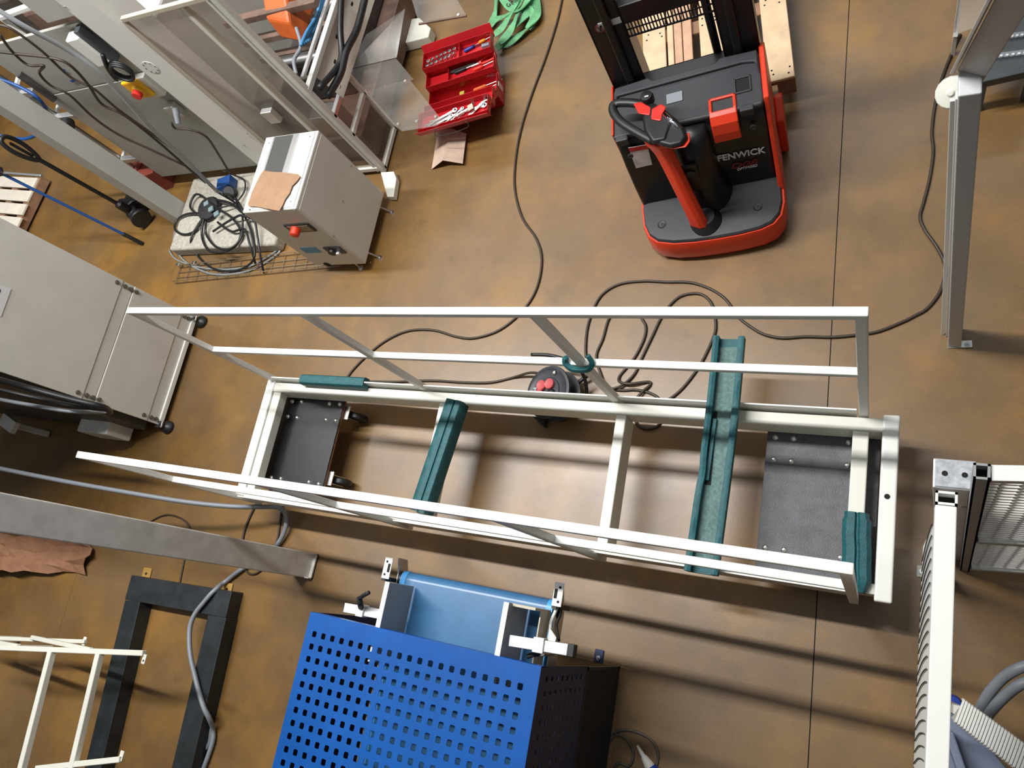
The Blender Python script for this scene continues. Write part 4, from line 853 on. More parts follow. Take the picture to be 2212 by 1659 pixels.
# crumpled kraft paper
nx, ny = 10, 5; vs, fs = [], []
a0_, a1_, b0_, b1_ = P(-30, 1155, 0), P(190, 1165, 0), P(-30, 1236, 0), P(206, 1243, 0)
for j in range(ny+1):
    for i in range(nx+1):
        u_, v_ = i/nx, j/ny
        p = a0_.lerp(a1_, u_).lerp(b0_.lerp(b1_, u_), v_)
        p.x += 0.10*math.sin(v_*5)*u_
        vs.append(p+V(random.uniform(-.02, .02), random.uniform(-.015, .015), 0.06+0.05*math.sin(u_*5+v_*3)*math.sin(v_*5)+random.uniform(0, .012)))
for j in range(ny):
    for i in range(nx):
        k = j*(nx+1)+i; fs.append((k, k+1, k+nx+2, k+nx+1))
o = B().add(vs, fs).done('kraft_paper', PAPER)
md = o.modifiers.new('solid', 'SOLIDIFY'); md.thickness = 0.003
tag(o, 'crumpled brown kraft paper on the floor beside the white column', 'paper')
# dark steel U frame
uf = thing('steel_floor_frame', 'dark bare steel U shaped frame lying on the floor at lower left', 'frame', tuple(P(340, 1450, 0)))
hz = 0.11
def quadbar(nm, a, b, wd, m=DSTEEL):
    d = (b-a).normalized(); s_ = V(-d.y, d.x, 0)*wd/2
    B().prism([a-s_, b-s_, b+s_, a+s_], (0, 0, hz)).done(nm, m, uf, 0.004)
A1, A2 = P(287, 1264, hz), P(485, 1298, hz)
for q_ in (A1, A2): q_.z = 0
Lb, Rb = P(200, 1659, hz), P(392, 1659, hz); Lb.z = Rb.z = 0
lx0 = P(295, 1290, hz); lx0.z = 0
ld = (Lb-P(297, 1275, hz)); ld.z = 0; ld.normalize()
tl, tr = P(297, 1272, hz), P(470, 1302, hz); tl.z = tr.z = 0
tdv = (tr-tl).normalized()
quadbar('cross_bar', tl-tdv*0.10, tr+tdv*0.10, 0.17)
ll = tl-tdv*0.02+ld*0.085; quadbar('side_bar', ll, ll+(Lb-ll)*1.4, 0.155)
rr2 = tr+tdv*0.02+ld*0.085; rbv = (Rb-rr2); quadbar('side_bar', rr2, rr2+rbv*1.4, 0.165)
for qx, qy in ((316, 1243), (490, 1277)):
    p = P(qx, qy, 0.006); dirn = math.atan2(tdv.y, tdv.x)
    tb_ = B().box(p, (0.085, 0.11, 0.012), Matrix.Rotation(dirn, 3, 'Z')).done('fixing_tab', BRASS, uf, 0.006)
    B().cyl(p+V(0, .012, .006), p+V(0, .012, .0075), 0.010, 12).done('bolt_hole', HOLE, tb_)
# white ladder rack
rk = thing('ladder_rack', 'thin white steel ladder rack cut off by the lower left corner', 'rack', (-5.2, -1.1, 0))
zr = 0.62
def rbar(a, b, w_=0.032, z=zr, z2=None, nm='rail'):
    pa2, pb2 = P(*a, z), P(*b, z if z2 is None else z2)
    B().beam(pa2, pb2, w_, w_).done(nm, CREAM, rk, 0.003, 1); return pa2, pb2
rbar((-80, 1396), (312, 1411)); rbar((-80, 1376), (185, 1386), 0.026, 0.40)
rbar((70, 1377), (196, 1404), 0.028, 0.42, 0.60, 'brace')
rbar((-60, 1378), (40, 1396), 0.028, 0.42, 0.60, 'brace')
rbar((112, 1408), (40, 1690), 0.040, nm='rung'); rbar((216, 1411), (150, 1690), 0.040, nm='rung')
rbar((80, 1660), (262, 1640), 0.032)
for qx, qy, z in ((311, 1424, zr), (182, 1385, .40), (262, 1633, zr)):
    p = P(qx, qy, z); t_ = B().box(p, (0.030, 0.055, 0.006)).done('end_tab', CREAM, rk, 0.003); inst(NAIL, p+V(0.002, -.008, 0.0028), rk)
for qx, qy in ((-75, 1396), (-75, 1376)):
    p = P(qx, qy, zr if qy > 1380 else .4); B().beam(p+V(.02, 0, 0), V(p.x+.02, p.y, 0), 0.035, 0.035).done('leg', CREAM, rk, 0.003)
p = P(40, 1690, zr); B().beam(p, V(p.x, p.y, 0), 0.035, 0.035).done('leg', CREAM, rk, 0.003)

# ================================================================ blue perforated guard with conveyor
ZG = 1.10; gx0, gx1 = -2.335, -1.155; gy1 = -0.252; gy0 = -1.35
bg_ = thing('perforated_guard', 'blue sheet metal guard box with square perforations over the conveyor', 'guard', ((gx0+gx1)/2, (gy0+gy1)/2, 0))
h00, h01 = P(679, 1370, ZG), P(1125.6, 1471, ZG); nc = 21
pitch = (h01.x-h00.x)/(nc-1); hx0 = h00.x; hy0 = h00.y; rp = 0.0545; hs = 0.0115
tk = 0.003
nr = 18; pb3 = B(); hw_, hh_, ch_ = 0.0118, 0.0130, 0.004
xl = [hx0+(i-0.5)*pitch for i in range(nc+1)]; yl = [hy0-(j-0.5)*rp for j in range(nr+1)]
for j in range(nr):
    for i in range(nc):
        xa_, xb_, yb_, ya_ = xl[i], xl[i+1], yl[j], yl[j+1]; cx_, cy_ = (xa_+xb_)/2, (ya_+yb_)/2
        oc_ = [(xa_, ya_), (xb_, ya_), (xb_, yb_), (xa_, yb_)]
        ic = [(cx_-hw_, cy_-hh_+ch_), (cx_-hw_+ch_, cy_-hh_), (cx_+hw_-ch_, cy_-hh_), (cx_+hw_, cy_-hh_+ch_), (cx_+hw_, cy_+hh_-ch_), (cx_+hw_-ch_, cy_+hh_), (cx_-hw_+ch_, cy_+hh_), (cx_-hw_, cy_+hh_-ch_)]
        vs_ = [(x, y, ZG) for x, y in oc_+ic]+[(x, y, ZG-tk) for x, y in oc_+ic]
        tf = [(0, 1, 6, 5), (1, 2, 8, 7), (2, 3, 10, 9), (3, 0, 4, 11), (0, 5, 4), (1, 7, 6), (2, 9, 8), (3, 11, 10)]
        fs_ = tf+[tuple(k+12 for k in f[::-1]) for f in tf]+[(4+k, 4+(k+1) % 8, 16+(k+1) % 8, 16+k) for k in range(8)]
        pb3.add(vs_, fs_)
for x0_, x1_, y0_, y1_ in ((gx0, xl[0], gy0, gy1), (xl[-1], gx1, gy0, gy1), (xl[0], xl[-1], yl[0], gy1), (xl[0], xl[-1], gy0, yl[-1])): pb3.bx(x0_, x1_, y0_, y1_, ZG-tk, ZG)
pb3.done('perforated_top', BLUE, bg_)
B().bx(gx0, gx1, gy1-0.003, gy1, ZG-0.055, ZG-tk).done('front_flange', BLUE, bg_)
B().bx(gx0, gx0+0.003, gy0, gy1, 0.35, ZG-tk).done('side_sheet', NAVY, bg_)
# right side: upper sheet with slots
sd = B(); zs0, zs1 = 0.53, ZG-tk
slots = [-0.30-0.055*k for k in range(16)]
zrows = [0.60, 0.66, 0.72, 0.78, 0.84, 0.90, 0.96, 1.02]
yprev = gy1
for yv in slots:
    sd.bx(gx1-tk, gx1, yv+0.010, yprev, zs0, zs1)
    zp = zs0
    for zv in zrows: sd.bx(gx1-tk, gx1, yv-0.010, yv+0.010, zp, zv-0.011); zp = zv+0.011
    sd.bx(gx1-tk, gx1, yv-0.010, yv+0.010, zp, zs1); yprev = yv-0.010
sd.bx(gx1-tk, gx1, gy0, yprev, zs0, zs1)
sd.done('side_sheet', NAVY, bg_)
# lower black expanded mesh
ms = B(); z = 0.03
ms.bx(gx1-0.006, gx1+0.002, gy1-0.02, gy1-0.005, 0.02, 0.53).bx(gx1-0.006, gx1+0.002, gy0, gy1-0.005, 0.02, 0.035).bx(gx1-0.006, gx1+0.002, gy0, gy1-0.005, 0.515, 0.53)
while z < 0.52:
    ms.bx(gx1-0.003, gx1+0.001, gy0, gy1-0.01, z, z+0.006); z += 0.0125
yv = gy1-0.02
while yv > gy0:
    ms.bx(gx1-0.004, gx1, yv-0.003, yv, 0.03, 0.52); yv -= 0.012
o = ms.done('lower_mesh', mat('mesh_black', (0.016, 0.016, 0.018), 0.5), bg_); o['kind'] = 'stuff'
t_ = B().bx(-1.305, -1.255, gy1-0.01, gy1+0.055, 0.0, 0.008).done('floor_tab', NAVY, bg_, 0.004); inst(HEX, P(1293, 1421, 0.008), bg_)
for x_ in (gx0+0.03, gx1-0.04):
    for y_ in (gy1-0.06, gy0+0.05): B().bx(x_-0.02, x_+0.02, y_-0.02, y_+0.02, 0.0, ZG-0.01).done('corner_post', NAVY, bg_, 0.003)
# conveyor
ZV = 0.86; cx0, cx1 = P(866, 1250, ZV).x, P(1192, 1314, ZV).x; cyE = P(1000, 1262, ZV-.02).y+0.01
cv = thing('belt_conveyor', 'blue belt conveyor running out from under the perforated guard', 'conveyor', ((cx0+cx1)/2, -0.5, 0))
r_ = 0.042
prof = [(cyE-r_+r_*math.sin(a), ZV-r_+r_*math.cos(a)) for a in [math.pi*i/12 for i in range(13)]]
belt_o = [(x, z) for x, z in prof]; 
outer = [( -1.30, ZV)]+prof+[(-1.30, ZV-2*r_)]
inner = [(-1.30, ZV-2*r_+0.003)]+[(cyE-r_+(r_-.003)*math.sin(a), ZV-r_+(r_-.003)*math.cos(a)) for a in [math.pi*i/12 for i in range(12, -1, -1)]]+[(-1.30, ZV-.003)]
B().prism([(cx0, y, z) for y, z in outer+inner], (cx1-cx0, 0, 0)).done('belt', BELT, cv, smooth=True)
LB = mat('light_blue_edge', (0.06, 0.33, 0.72), 0.4)
for xx in (cx0-0.004, cx1-0.026):
    B().prism([(xx, y, z) for y, z in [(-1.30, ZV+0.0015)]+[(cyE-r_+(r_+.0015)*math.sin(a), ZV-r_+(r_+.0015)*math.cos(a)) for a in [math.pi*i/12 for i in range(13)]]+[(-1.30, ZV-2*r_-.0015)]], (0.030, 0, 0)).done('belt_edge', LB, cv, smooth=True)
B().cyl((cx0-0.02, cyE-r_, ZV-r_), (cx1+0.02, cyE-r_, ZV-r_), r_-0.004, 20).done('end_roller', BLACK, cv, smooth=True)
for xx in (cx0-0.030, cx1+0.012):
    B().prism([(xx, cyE+0.055, ZV-.06), (xx, cyE+0.055, ZV+0.02), (xx, cyE-0.02, ZV-0.005), (xx, -1.3, ZV-0.005), (xx, -1.3, ZV-0.11), (xx, cyE-0.05, ZV-0.11)], (0.008, 0, 0)).done('side_plate', ALU, cv, 0.003)
    for yy in (-0.35, -1.2): B().bx(xx-0.012, xx+0.03, yy-0.025, yy+0.025, 0, ZV-0.08).done('leg', ALU, cv, 0.003)
B().bx(cx0, cx1, -1.25, -0.2, ZV-0.07, ZV-0.02).done('bed_plate', ALU, cv)
# product guides
def guide(pxa, pya, pxb, pyb, flip=False):
    ztop = 1.08
    a = P(pxa, pya, ztop); b = P(pxb, pyb, ztop); x = (a.x+b.x)/2; ya_, yb2 = a.y, -0.40
    g_ = B().bx(x-0.012, x+0.012, yb2, ya_, ztop-0.05, ztop).bx(x+0.006, x+0.012, yb2, ya_, ZV+0.012, ztop-0.05).done('side_guide', mat('guide_grey', (0.40, 0.40, 0.40), 0.5), cv, 0.002)
    B().bx(x-0.0125, x+0.0125, yb2, ya_, ztop, ztop+0.004).done('guide_cap', WHITE, g_, 0.002)
    return x, ya_
gx_, gya = guide(833, 1256, 821, 1357)
gxr, gyr = guide(1096, 1301, 1074, 1412)
B().bx(gxr+0.012, gxr+0.12, gyr-0.012, gyr, ZV+0.02, 1.05).bx(gxr+0.115, gxr+0.122, gyr-0.40, gyr, ZV+0.02, 0.985).done('return_plate', SKIN, cv, 0.002)
# adjuster bars
def bar(a, b, z, w_, h_, m, nm): 
    return B().beam(P(*a, z), P(*b, z), w_, h_).done(nm, m, cv, 0.003)
bar((747, 1313), (823, 1327), 0.98, 0.045, 0.035, ALU, 'adjuster_bar'); bar((775, 1318), (790, 1321), 0.985, 0.055, 0.045, WHITE, 'adjuster_clamp')
bar((1103, 1384), (1240, 1406), 1.105, 0.045, 0.035, ALU, 'adjuster_bar'); bar((1155, 1392), (1178, 1396), 1.108, 0.058, 0.046, WHITE, 'adjuster_clamp')
bar((1228, 1404), (1243, 1407), 1.105, 0.048, 0.040, BLACK, 'end_cap')
for (a, b, c_) in (((780, 1312, 1.01), (776, 1293, 1.07), (797, 1280, 1.10)), ((1163, 1402, 1.08), (1160, 1412, 1.06), (1140, 1418, 1.05))):
    B().tube([P(*a), P(*b)], 0.014, 10).tube(smoothpath([P(*b), P(*b).lerp(P(*c_), .5)+V(0, 0, .005), P(*c_)], 3), 0.010, 8).done('clamp_lever', RUBBER, cv, smooth='all')
# photocell brackets
def sensor(px, py, z, s):
    p = P(px, py, z); sb_ = B().bx(p.x-0.022, p.x+0.022, p.y-0.05, p.y+0.05, z-0.006, z).done('sensor_bracket', WHITE, cv, 0.003)
    B().bx(p.x+s*0.010-.007, p.x+s*0.010+.007, p.y-0.018, p.y+0.022, z, z+0.001).done('sensor_window', HOLE, sb_)
    B().bx(p.x-0.022, p.x+0.0, p.y-0.06, p.y-0.04, ZV-0.08, z-.006).done('sensor_stem', BLACK, sb_)
    for d in (-.03, .03): inst(NAIL, (p.x-s*0.006, p.y+d, z-.0004), cv)
sensor(836, 1227, 0.95, 1); sensor(1205, 1284, 0.95, -1)
B().tube(smoothpath([P(1206, 1300, .93), P(1200, 1320, .92), P(1190, 1345, .92), P(1188, 1375, .92)], 4), 0.008, 6).done('sensor_lead', WHITE, cv, smooth='all')
B().tube(smoothpath([P(1204, 1302, .92), P(1212, 1322, .90), P(1202, 1350, .90), P(1208, 1385, .9)], 4), 0.006, 6).done('sensor_lead', BLACK, cv, smooth='all')
B().prism([P(1188, 1355, .93), P(1203, 1378, .93), P(1200, 1388, .93), P(1182, 1384, .93)], (0, 0, .006)).done('bracket_plate', WHITE, cv, 0.002)
p = P(1170, 1410, 0.95); B().cyl(p-V(0, 0, .12), p, 0.014, 10).done('guide_stem', ZINC, cv, smooth=True)

# ================================================================ glue bottle and thin cables at the bottom edge
gb = thing('glue_bottle', 'blue bottle with a white conical nozzle on the floor at the bottom edge', 'bottle', tuple(P(1400, 1640, 0)))
g0, g1 = P(1376, 1610, 0.035), P(1415, 1675, 0.035); gd_ = (g1-g0).normalized(); gl = (g1-g0).length
B().lathe(g0, gd_, [(0.003, 0), (0.006, 0.002), (0.012, 0.055), (0.016, 0.06), (0.022, 0.085), (0.026, 0.10), (0.026, 0.115)], 14).done('nozzle', mat('nozzle_white', (0.72, 0.70, 0.64), 0.45), gb, smooth=True)
B().lathe(g0, gd_, [(0.024, 0.110), (0.033, 0.125), (0.034, 0.15), (0.034, 0.34), (0.025, 0.35)], 18).done('bottle_body', ROYAL, gb, smooth=True)
cord('thin_cable', 'thin grey cable curling round the glue bottle at the bottom edge', [(1318, 1600), (1330, 1582), (1352, 1577), (1385, 1585), (1412, 1605), (1422, 1635), (1412, 1670)], 0.0065, mat('grey_cable', (0.10, 0.09, 0.075), 0.5))
cord('thin_cable', 'thin grey cable loop left of the glue bottle at the bottom edge', [(1325, 1585), (1348, 1592), (1364, 1612), (1368, 1635), (1358, 1655), (1338, 1648), (1328, 1660), (1336, 1675)], 0.0065, MATS['grey_cable'])

# ================================================================ red cantilever toolbox
TM = Matrix.Translation((-2.90, 3.46, 0)) @ Matrix.Rotation(math.radians(10), 4, 'Z')
tbx = thing('toolbox', 'open red metal cantilever toolbox full of hand tools', 'toolbox', (-2.90, 3.46, 0))
def tray(nm, y0, y1, z0, z1, x0=-0.285, x1=0.285, div=()):
    t = 0.004; b = B(TM)
    b.bx(x0, x1, y0, y1, z0, z0+t).bx(x0, x0+t, y0, y1, z0, z1).bx(x1-t, x1, y0, y1, z0, z1).bx(x0, x1, y0, y0+t, z0, z1).bx(x0, x1, y1-t, y1, z0, z1)
    for d in div: b.bx(d-.002, d+.002, y0, y1, z0, z1-.01)
    return b.done(nm, TOOLRED, tbx, 0.001, 1)
tray('base_box', -0.105, 0.105, 0.0, 0.145)
tray('tray', 0.085, 0.235, 0.150, 0.205, div=(-0.10,)); tray('tray', -0.235, -0.085, 0.150, 0.205)
tray('tray', 0.205, 0.355, 0.215, 0.270, div=(0.02,)); tray('tray', -0.355, -0.205, 0.215, 0.270)
B(TM).prism([(-0.29, 0.355, 0.21), (-0.29, 0.40, 0.30), (-0.29, 0.404, 0.30), (-0.29, 0.359, 0.21)], (0.58, 0, 0)).done('lid', TOOLRED, tbx)
B(TM).prism([(-0.29, -0.355, 0.21), (-0.29, -0.392, 0.285), (-0.29, -0.396, 0.285), (-0.29, -0.359, 0.21)], (0.58, 0, 0)).done('lid', TOOLRED, tbx)
for s_ in (-1, 1):
    for xx in (-0.289, 0.289):
        B(TM).beam((xx, s_*0.05, 0.10), (xx, s_*0.16, 0.18), 0.004, 0.018).beam((xx, s_*0.10, 0.12), (xx, s_*0.28, 0.245), 0.004, 0.018).done('hinge_arm', TOOLRED, tbx)
    B(TM).tube(smoothpath([(-0.12, s_*0.40, 0.28), (-0.12, s_*0.44, 0.25), (0.12, s_*0.44, 0.25), (0.12, s_*0.40, 0.28)], 4), 0.003, 6).done('carry_handle', BLACK, tbx, smooth='all')
B(TM).bx(0.2865, 0.292, -0.02, 0.02, 0.05, 0.12).done('end_tag', mat('pale_tag', (0.75, 0.55, 0.5), 0.5), tbx)
def tool(nm, label, cat, b, m, grp, **k):
    o = b.done(nm, m, **k); return tag(o, label, cat, grp)
def wrench(x, y, z, L_, ang, lab):
    M_ = TM @ Matrix.Translation((x, y, z)) @ Matrix.Rotation(ang, 4, 'Z'); b = B(M_); w_ = L_*0.055
    b.bx(-L_/2, L_/2, -w_, w_, 0, 0.005)
    b.lathe((L_/2, 0, 0), (0, 0, 1), [(w_*1.2, 0), (w_*2.1, 0), (w_*2.1, 0.007), (w_*1.2, 0.007), (w_*1.2, 0)], 10)
    for s_ in (-1, 1): b.beam((-L_/2+w_*.5, s_*w_*.8, .003), (-L_/2-w_*2.4, s_*w_*1.5, .003), w_*1.1, 0.007)
    return tool('wrench', lab, 'wrench', b, ZINC, 'steel wrenches in the toolbox')
W1 = 'shiny steel wrench in the pile in the nearest toolbox tray'
for i in range(11): wrench(-0.17+0.033*i+random.uniform(-.02, .02), -0.283+random.uniform(-.025, .025), 0.222+0.006*(i % 4), random.uniform(0.12, 0.20), random.uniform(-0.15, 0.75), W1)
wrench(-0.10, -0.16, 0.158, 0.20, 0.15, 'steel wrench with a wide jaw in the tray behind the wrench pile')
wrench(-0.22, -0.165, 0.157, 0.10, 0.05, 'small pale wrench at the left end of the middle toolbox tray')
o = tool('paper_tag', 'cream paper tag among the wrenches in the nearest toolbox tray', 'tag', B(TM @ Matrix.Translation((0.14, -0.27, 0.252)) @ Matrix.Rotation(0.3, 4, 'Z')).bx(-.02, .02, -.025, .025, 0, .003), CARD, None)
k = 0
for j in range(2):
    for i in range(7):
        b = B(TM).lathe((-0.255+0.037*i+random.uniform(-.004, .004), 0.25+0.045*j+0.006*i, 0.220), (random.uniform(-.1, .1), random.uniform(-.1, .1), 1), [(0.012, 0), (0.014, 0.002), (0.014, 0.03), (0.010, 0.031), (0.009, 0.02), (0.001, 0.02)], 12)
        tool('socket', 'chrome socket in the rows at the left of the far tray', 'socket', b, STEEL, 'chrome sockets in the toolbox', smooth=True)
def driver(x, y, z, ang, L_, m, lab):
    M_ = TM @ Matrix.Translation((x, y, z)) @ Matrix.Rotation(ang, 4, 'Z')
    t = thing('screwdriver', lab, 'screwdriver', tuple(M_ @ V(0, 0, -0.012)), 'screwdrivers in the toolbox')
    B(M_).lathe((0, 0, 0), (1, 0, 0), [(0.008, 0), (0.013, 0.01), (0.012, L_*0.4), (0.008, L_*0.45)], 10).done('handle', m, t, smooth=True)
    B(M_).cyl((L_*0.44, 0, 0), (L_, 0, 0), 0.004, 8).done('blade', STEEL, t)
driver(0.05, 0.285, 0.232, 0.25, 0.20, ROYAL, 'blue handled screwdriver in the far toolbox tray')
driver(0.17, 0.320, 0.232, 0.2, 0.12, mat('amber', (0.8, 0.32, 0.02), 0.35), 'amber handled screwdriver in the far toolbox tray')
driver(0.06, 0.05, 0.075, 0.1, 0.24, ORANGE, 'orange handled screwdriver in the middle of the toolbox')
driver(0.02, 0.015, 0.060, 0.18, 0.26, ORANGE, 'second orange screwdriver lying nearer in the middle of the toolbox')
driver(-0.06, 0.175, 0.168, 0.12, 0.22, BLACK, 'black handled screwdriver in the second toolbox tray')
driver(0.10, 0.145, 0.168, 0.16, 0.18, REDB, 'red handled screwdriver in the second toolbox tray')
def pliers(x, y, z, ang, m, lab):
    M_ = TM @ Matrix.Translation((x, y, z)) @ Matrix.Rotation(ang, 4, 'Z')
    t = thing('pliers', lab, 'pliers', tuple(M_ @ V(0, 0, -.008)), 'pliers in the toolbox')
    for s_ in (-1, 1): B(M_).tube(smoothpath([(0, 0, 0), (0.04, s_*0.022, 0), (0.10, s_*0.024, 0), (0.14, s_*0.016, 0)], 4), 0.008, 6).done('handle', m, t, smooth='all')
    B(M_).prism([(0.01, -.012, -.005), (0.01, .012, -.005), (-0.06, .003, -.005), (-0.06, -.003, -.005)], (0, 0, .01)).done('jaw', STEEL, t, 0.002)
pliers(-0.10, -0.02, 0.06, 0.1, BLACK, 'black handled pliers in the middle of the toolbox')
pliers(0.14, 0.20, 0.165, 0.2, REDB, 'red handled pliers in the second toolbox tray')
o = tool('clip', 'grey clip at the right of the far toolbox tray', 'clip', B(TM).bx(0.20, 0.265, 0.255, 0.285, 0.22, 0.25), GREYL, None, bev=0.004)
o = tool('fitting', 'small yellow fitting in the middle of the toolbox', 'fitting', B(TM).bx(-0.06, -0.02, 0.045, 0.075, 0.05, 0.08), mat('olive_yellow', (0.5, 0.45, 0.05), 0.5), None, bev=0.004)
o.name = 'fitting'
o = tool('file', 'black file lying in the second toolbox tray', 'file', B(TM @ Matrix.Rotation(0.05, 4, 'Z')).bx(-0.09, 0.12, 0.19, 0.215, 0.156, 0.17), RUBBER, None, bev=0.003)
o.name = 'file'
# green lifting sling
sl = thing('lifting_sling', 'heap of green webbing lifting slings behind the red toolbox', 'sling', tuple(P(1100, 40, 0)))
def strap(pts, wd=0.055, tw=0.0):
    w_ = smoothpath([P(a, b, c) for a, b, c in pts], 6); rings = []
    for i, p in enumerate(w_):
        d = (w_[min(i+1, len(w_)-1)]-w_[max(i-1, 0)]).normalized(); s_ = d.cross(V(0, 0, 1))
        s_ = (Matrix.Rotation(tw*math.sin(i*0.35), 3, d) @ s_.normalized())*wd/2; n = s_.cross(d).normalized()*0.003
        rings.append([p-s_-n, p+s_-n, p+s_+n, p-s_+n])
    B().loft(rings).done('strap', GREEN, sl, smooth=True)
strap([(1072, 105, .05), (1090, 85, .06), (1110, 62, .07), (1130, 40, .07), (1145, 15, .06), (1150, -30, .05)], tw=.5)
strap([(1078, 100, .03), (1105, 88, .04), (1135, 65, .04), (1158, 40, .05), (1160, 10, .05), (1150, -25, .05)], tw=.6)
strap([(1052, 62, .03), (1068, 45, .05), (1090, 35, .09), (1115, 15, .10), (1130, -20, .10)], tw=.4)
strap([(1045, 70, .02), (1062, 50, .03), (1070, 20, .04), (1074, -25, .05)], tw=.7)
strap([(1068, 75, .06), (1085, 60, .08), (1100, 35, .10), (1115, 5, .11), (1120, -25, .11)], tw=.3)
strap([(1080, 92, .07), (1100, 70, .09), (1112, 45, .10), (1122, 25, .08), (1142, 20, .06), (1152, 40, .05), (1140, 62, .04)], tw=.5)
strap([(1072, -25, .12), (1095, 10, .12), (1120, 22, .10), (1140, 0, .10), (1148, -25, .10)], tw=.5)
a_, b_ = P(1094, 16, .128), P(1122, 0, .128); text('strap_lettering', 'GMU', 0.055, basis(a_, b_-a_, V(0, 0, 1).cross(b_-a_)), mat('print_black', (0.01, 0.02, 0.01), 0.6), sl)
# folded cardboard
cp = [P(946, 283, .035), P(975, 278, .075), P(1008, 289, .03)]; cq = [P(933, 366, .004), P(957, 347, .075), P(1000, 354, .03)]
o = B().loft([[cp[0], cp[1], cp[2], cp[2]+V(0, 0, .004), cp[1]+V(0, 0, .004), cp[0]+V(0, 0, .004)], [cq[0], cq[1], cq[2], cq[2]+V(0, 0, .004), cq[1]+V(0, 0, .004), cq[0]+V(0, 0, .004)]]).done('cardboard_sheet', CARD)
tag(o, 'creased pale cardboard sheet on the floor in front of the toolbox', 'cardboard')

# ================================================================ right edge: post with foot plate and guards
rp_ = thing('guard_post', 'tall white square post with a small foot plate at the right edge', 'post', tuple(P(2065, 742, 0)))
f0 = P(2062, 742, 0); t0 = P(2096, 172, 1.95)
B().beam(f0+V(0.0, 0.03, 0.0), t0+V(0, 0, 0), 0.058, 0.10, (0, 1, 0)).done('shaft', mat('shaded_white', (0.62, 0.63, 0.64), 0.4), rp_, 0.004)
B().beam(f0+V(-0.052, 0.05, 0.0), P(2058, 215, 1.72), 0.016, 0.012, (0, 1, 0)).done('edge_strip', WHITE, rp_, 0.002)
B().beam(f0+V(-0.034, 0.05, 0.0), P(2069, 205, 1.85), 0.012, 0.03, (0, 1, 0)).done('edge_strip', OFFW, rp_, 0.002)
B().prism([P(2047, 737, .008), P(2100, 735, .008), P(2101, 750, .008), P(2048, 752, .008)], (0, 0, -0.008)).done('foot_plate', ZINC, rp_, 0.001, 1); inst(HEX, P(2090, 743, .008), rp_)
B().lathe(P(2058, 200, 1.55)-V(0.0, 0, 0), V(-0.25, -0.6, 0.7), [(0.05, -.02), (0.055, 0), (0.05, 0.02), (0.012, 0.024), (0.010, 0.03)], 16).done('wrapped_joint', CREAM, rp_, 0.004, smooth=True)
e0 = P(2104, 150, 1.93); e1 = P(2225, -60, 2.45)
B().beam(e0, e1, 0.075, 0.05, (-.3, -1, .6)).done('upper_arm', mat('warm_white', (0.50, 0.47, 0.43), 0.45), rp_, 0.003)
B().beam(e0+V(-.045, 0, .03), e1+V(-.045, 0, .03), 0.008, 0.06, (-.3, -1, .6)).done('arm_edge', WHITE, rp_, 0.001)
pp_ = [P(2066, 90, 1.0), P(2082, 72, 1.1), P(2110, -30, 1.3), P(2085, -30, 1.1)]
pn_ = thing('clear_strip', 'milky clear plastic strip hanging at the top right corner', 'clear sheet', tuple(P(2090, 60, 0)))
B().prism([P(2064, 75, .5), P(2110, 60, .5), P(2160, -30, .5), P(2078, -30, .5)], (0, 0, 0.006)).done('pane', PLEXIC, pn_)
B().beam(P(2064, 75, .5), P(2064, 75, .0)+V(0.0, 0.0, 0), 0.02, 0.02).beam(P(2078, -30, .5), V(P(2078, -30, .5).x, P(2078, -30, .5).y, 0), 0.02, 0.02).done('support', OFFW, pn_)
dcv = thing('dark_conveyor', 'dark slate conveyor deck with dotted chain at the top right corner', 'conveyor', (0.75, 3.0, 0))
B().prism([P(2118, 178, .30), P(2240, 150, .30), P(2240, 20, .30), P(2135, 60, .30)], (0, 0, -0.05)).done('deck', SLATE, dcv, 0.004)
for (a, b) in (((2150, 123), (2240, 112)), ((2165, 82), (2240, 72))):
    ch = B().beam(P(*a, .30), P(*b, .30), 0.03, 0.02).done('chain_strip', GREYL, dcv)
    for k in range(7): B().box(P(*a, .312).lerp(P(*b, .312), k/7), (0.012, 0.012, 0.012)).done('chain_pin', LABELW, ch)
for q in ((2125, 165), (2235, 140), (2235, 35), (2140, 72)):
    p = P(*q, .26); B().beam(p, V(p.x, p.y, 0), 0.04, 0.04).done('leg', SLATE, dcv)

# lower right wire mesh guards
def lean(p, dz, k=0.075): return V(p.x+k*dz, p.y-0.0*dz, p.z-dz)
g1 = thing('mesh_guard', 'white tube framed mesh guard seen edge-on at the right edge', 'guard', (0.25, 0.1, 0))
zt_ = 1.90
def openpost(par, px, py, z, w_, d_, m):
    p = P(px, py, z); q_ = lean(p, z)
    a = 0.006; b = B()
    for sx, sy, wx, wy in ((-w_/2+a/2, 0, a, d_), (w_/2-a/2, 0, a, d_), (0, -d_/2+a/2, w_, a), (0, d_/2-a/2, w_, a)):
        vs_ = []
        for c_ in (q_, p):
            vs_ += [c_+V(sx+i*wx/2, sy+j*wy/2, 0) for i, j in ((-1, -1), (1, -1), (1, 1), (-1, 1))]
        b.add(vs_, [(3, 2, 1, 0), (4, 5, 6, 7), (0, 1, 5, 4), (1, 2, 6, 5), (2, 3, 7, 6), (3, 0, 4, 7)])
    o = b.done('corner_post', m, par)
    B().bx(p.x-w_/2+a, p.x+w_/2-a, p.y-d_/2+a, p.y+d_/2-a, z-0.05, z-0.045).done('tube_inside', HOLE, o)
    return p
pA = openpost(g1, 2044.5, 1076, zt_, 0.048, 0.034, WHITE)
pE = P(2021, 1720, zt_-.02)
B().beam(pA+V(0, -0.018, -0.022), pE, 0.047, 0.04).done('top_rail', WHITE, g1, 0.003)
b_ = B(); n_ = 22
pn1, pn2 = pA+V(-0.020, -.05, -.045), pE+V(-0.020, 0, -.025)
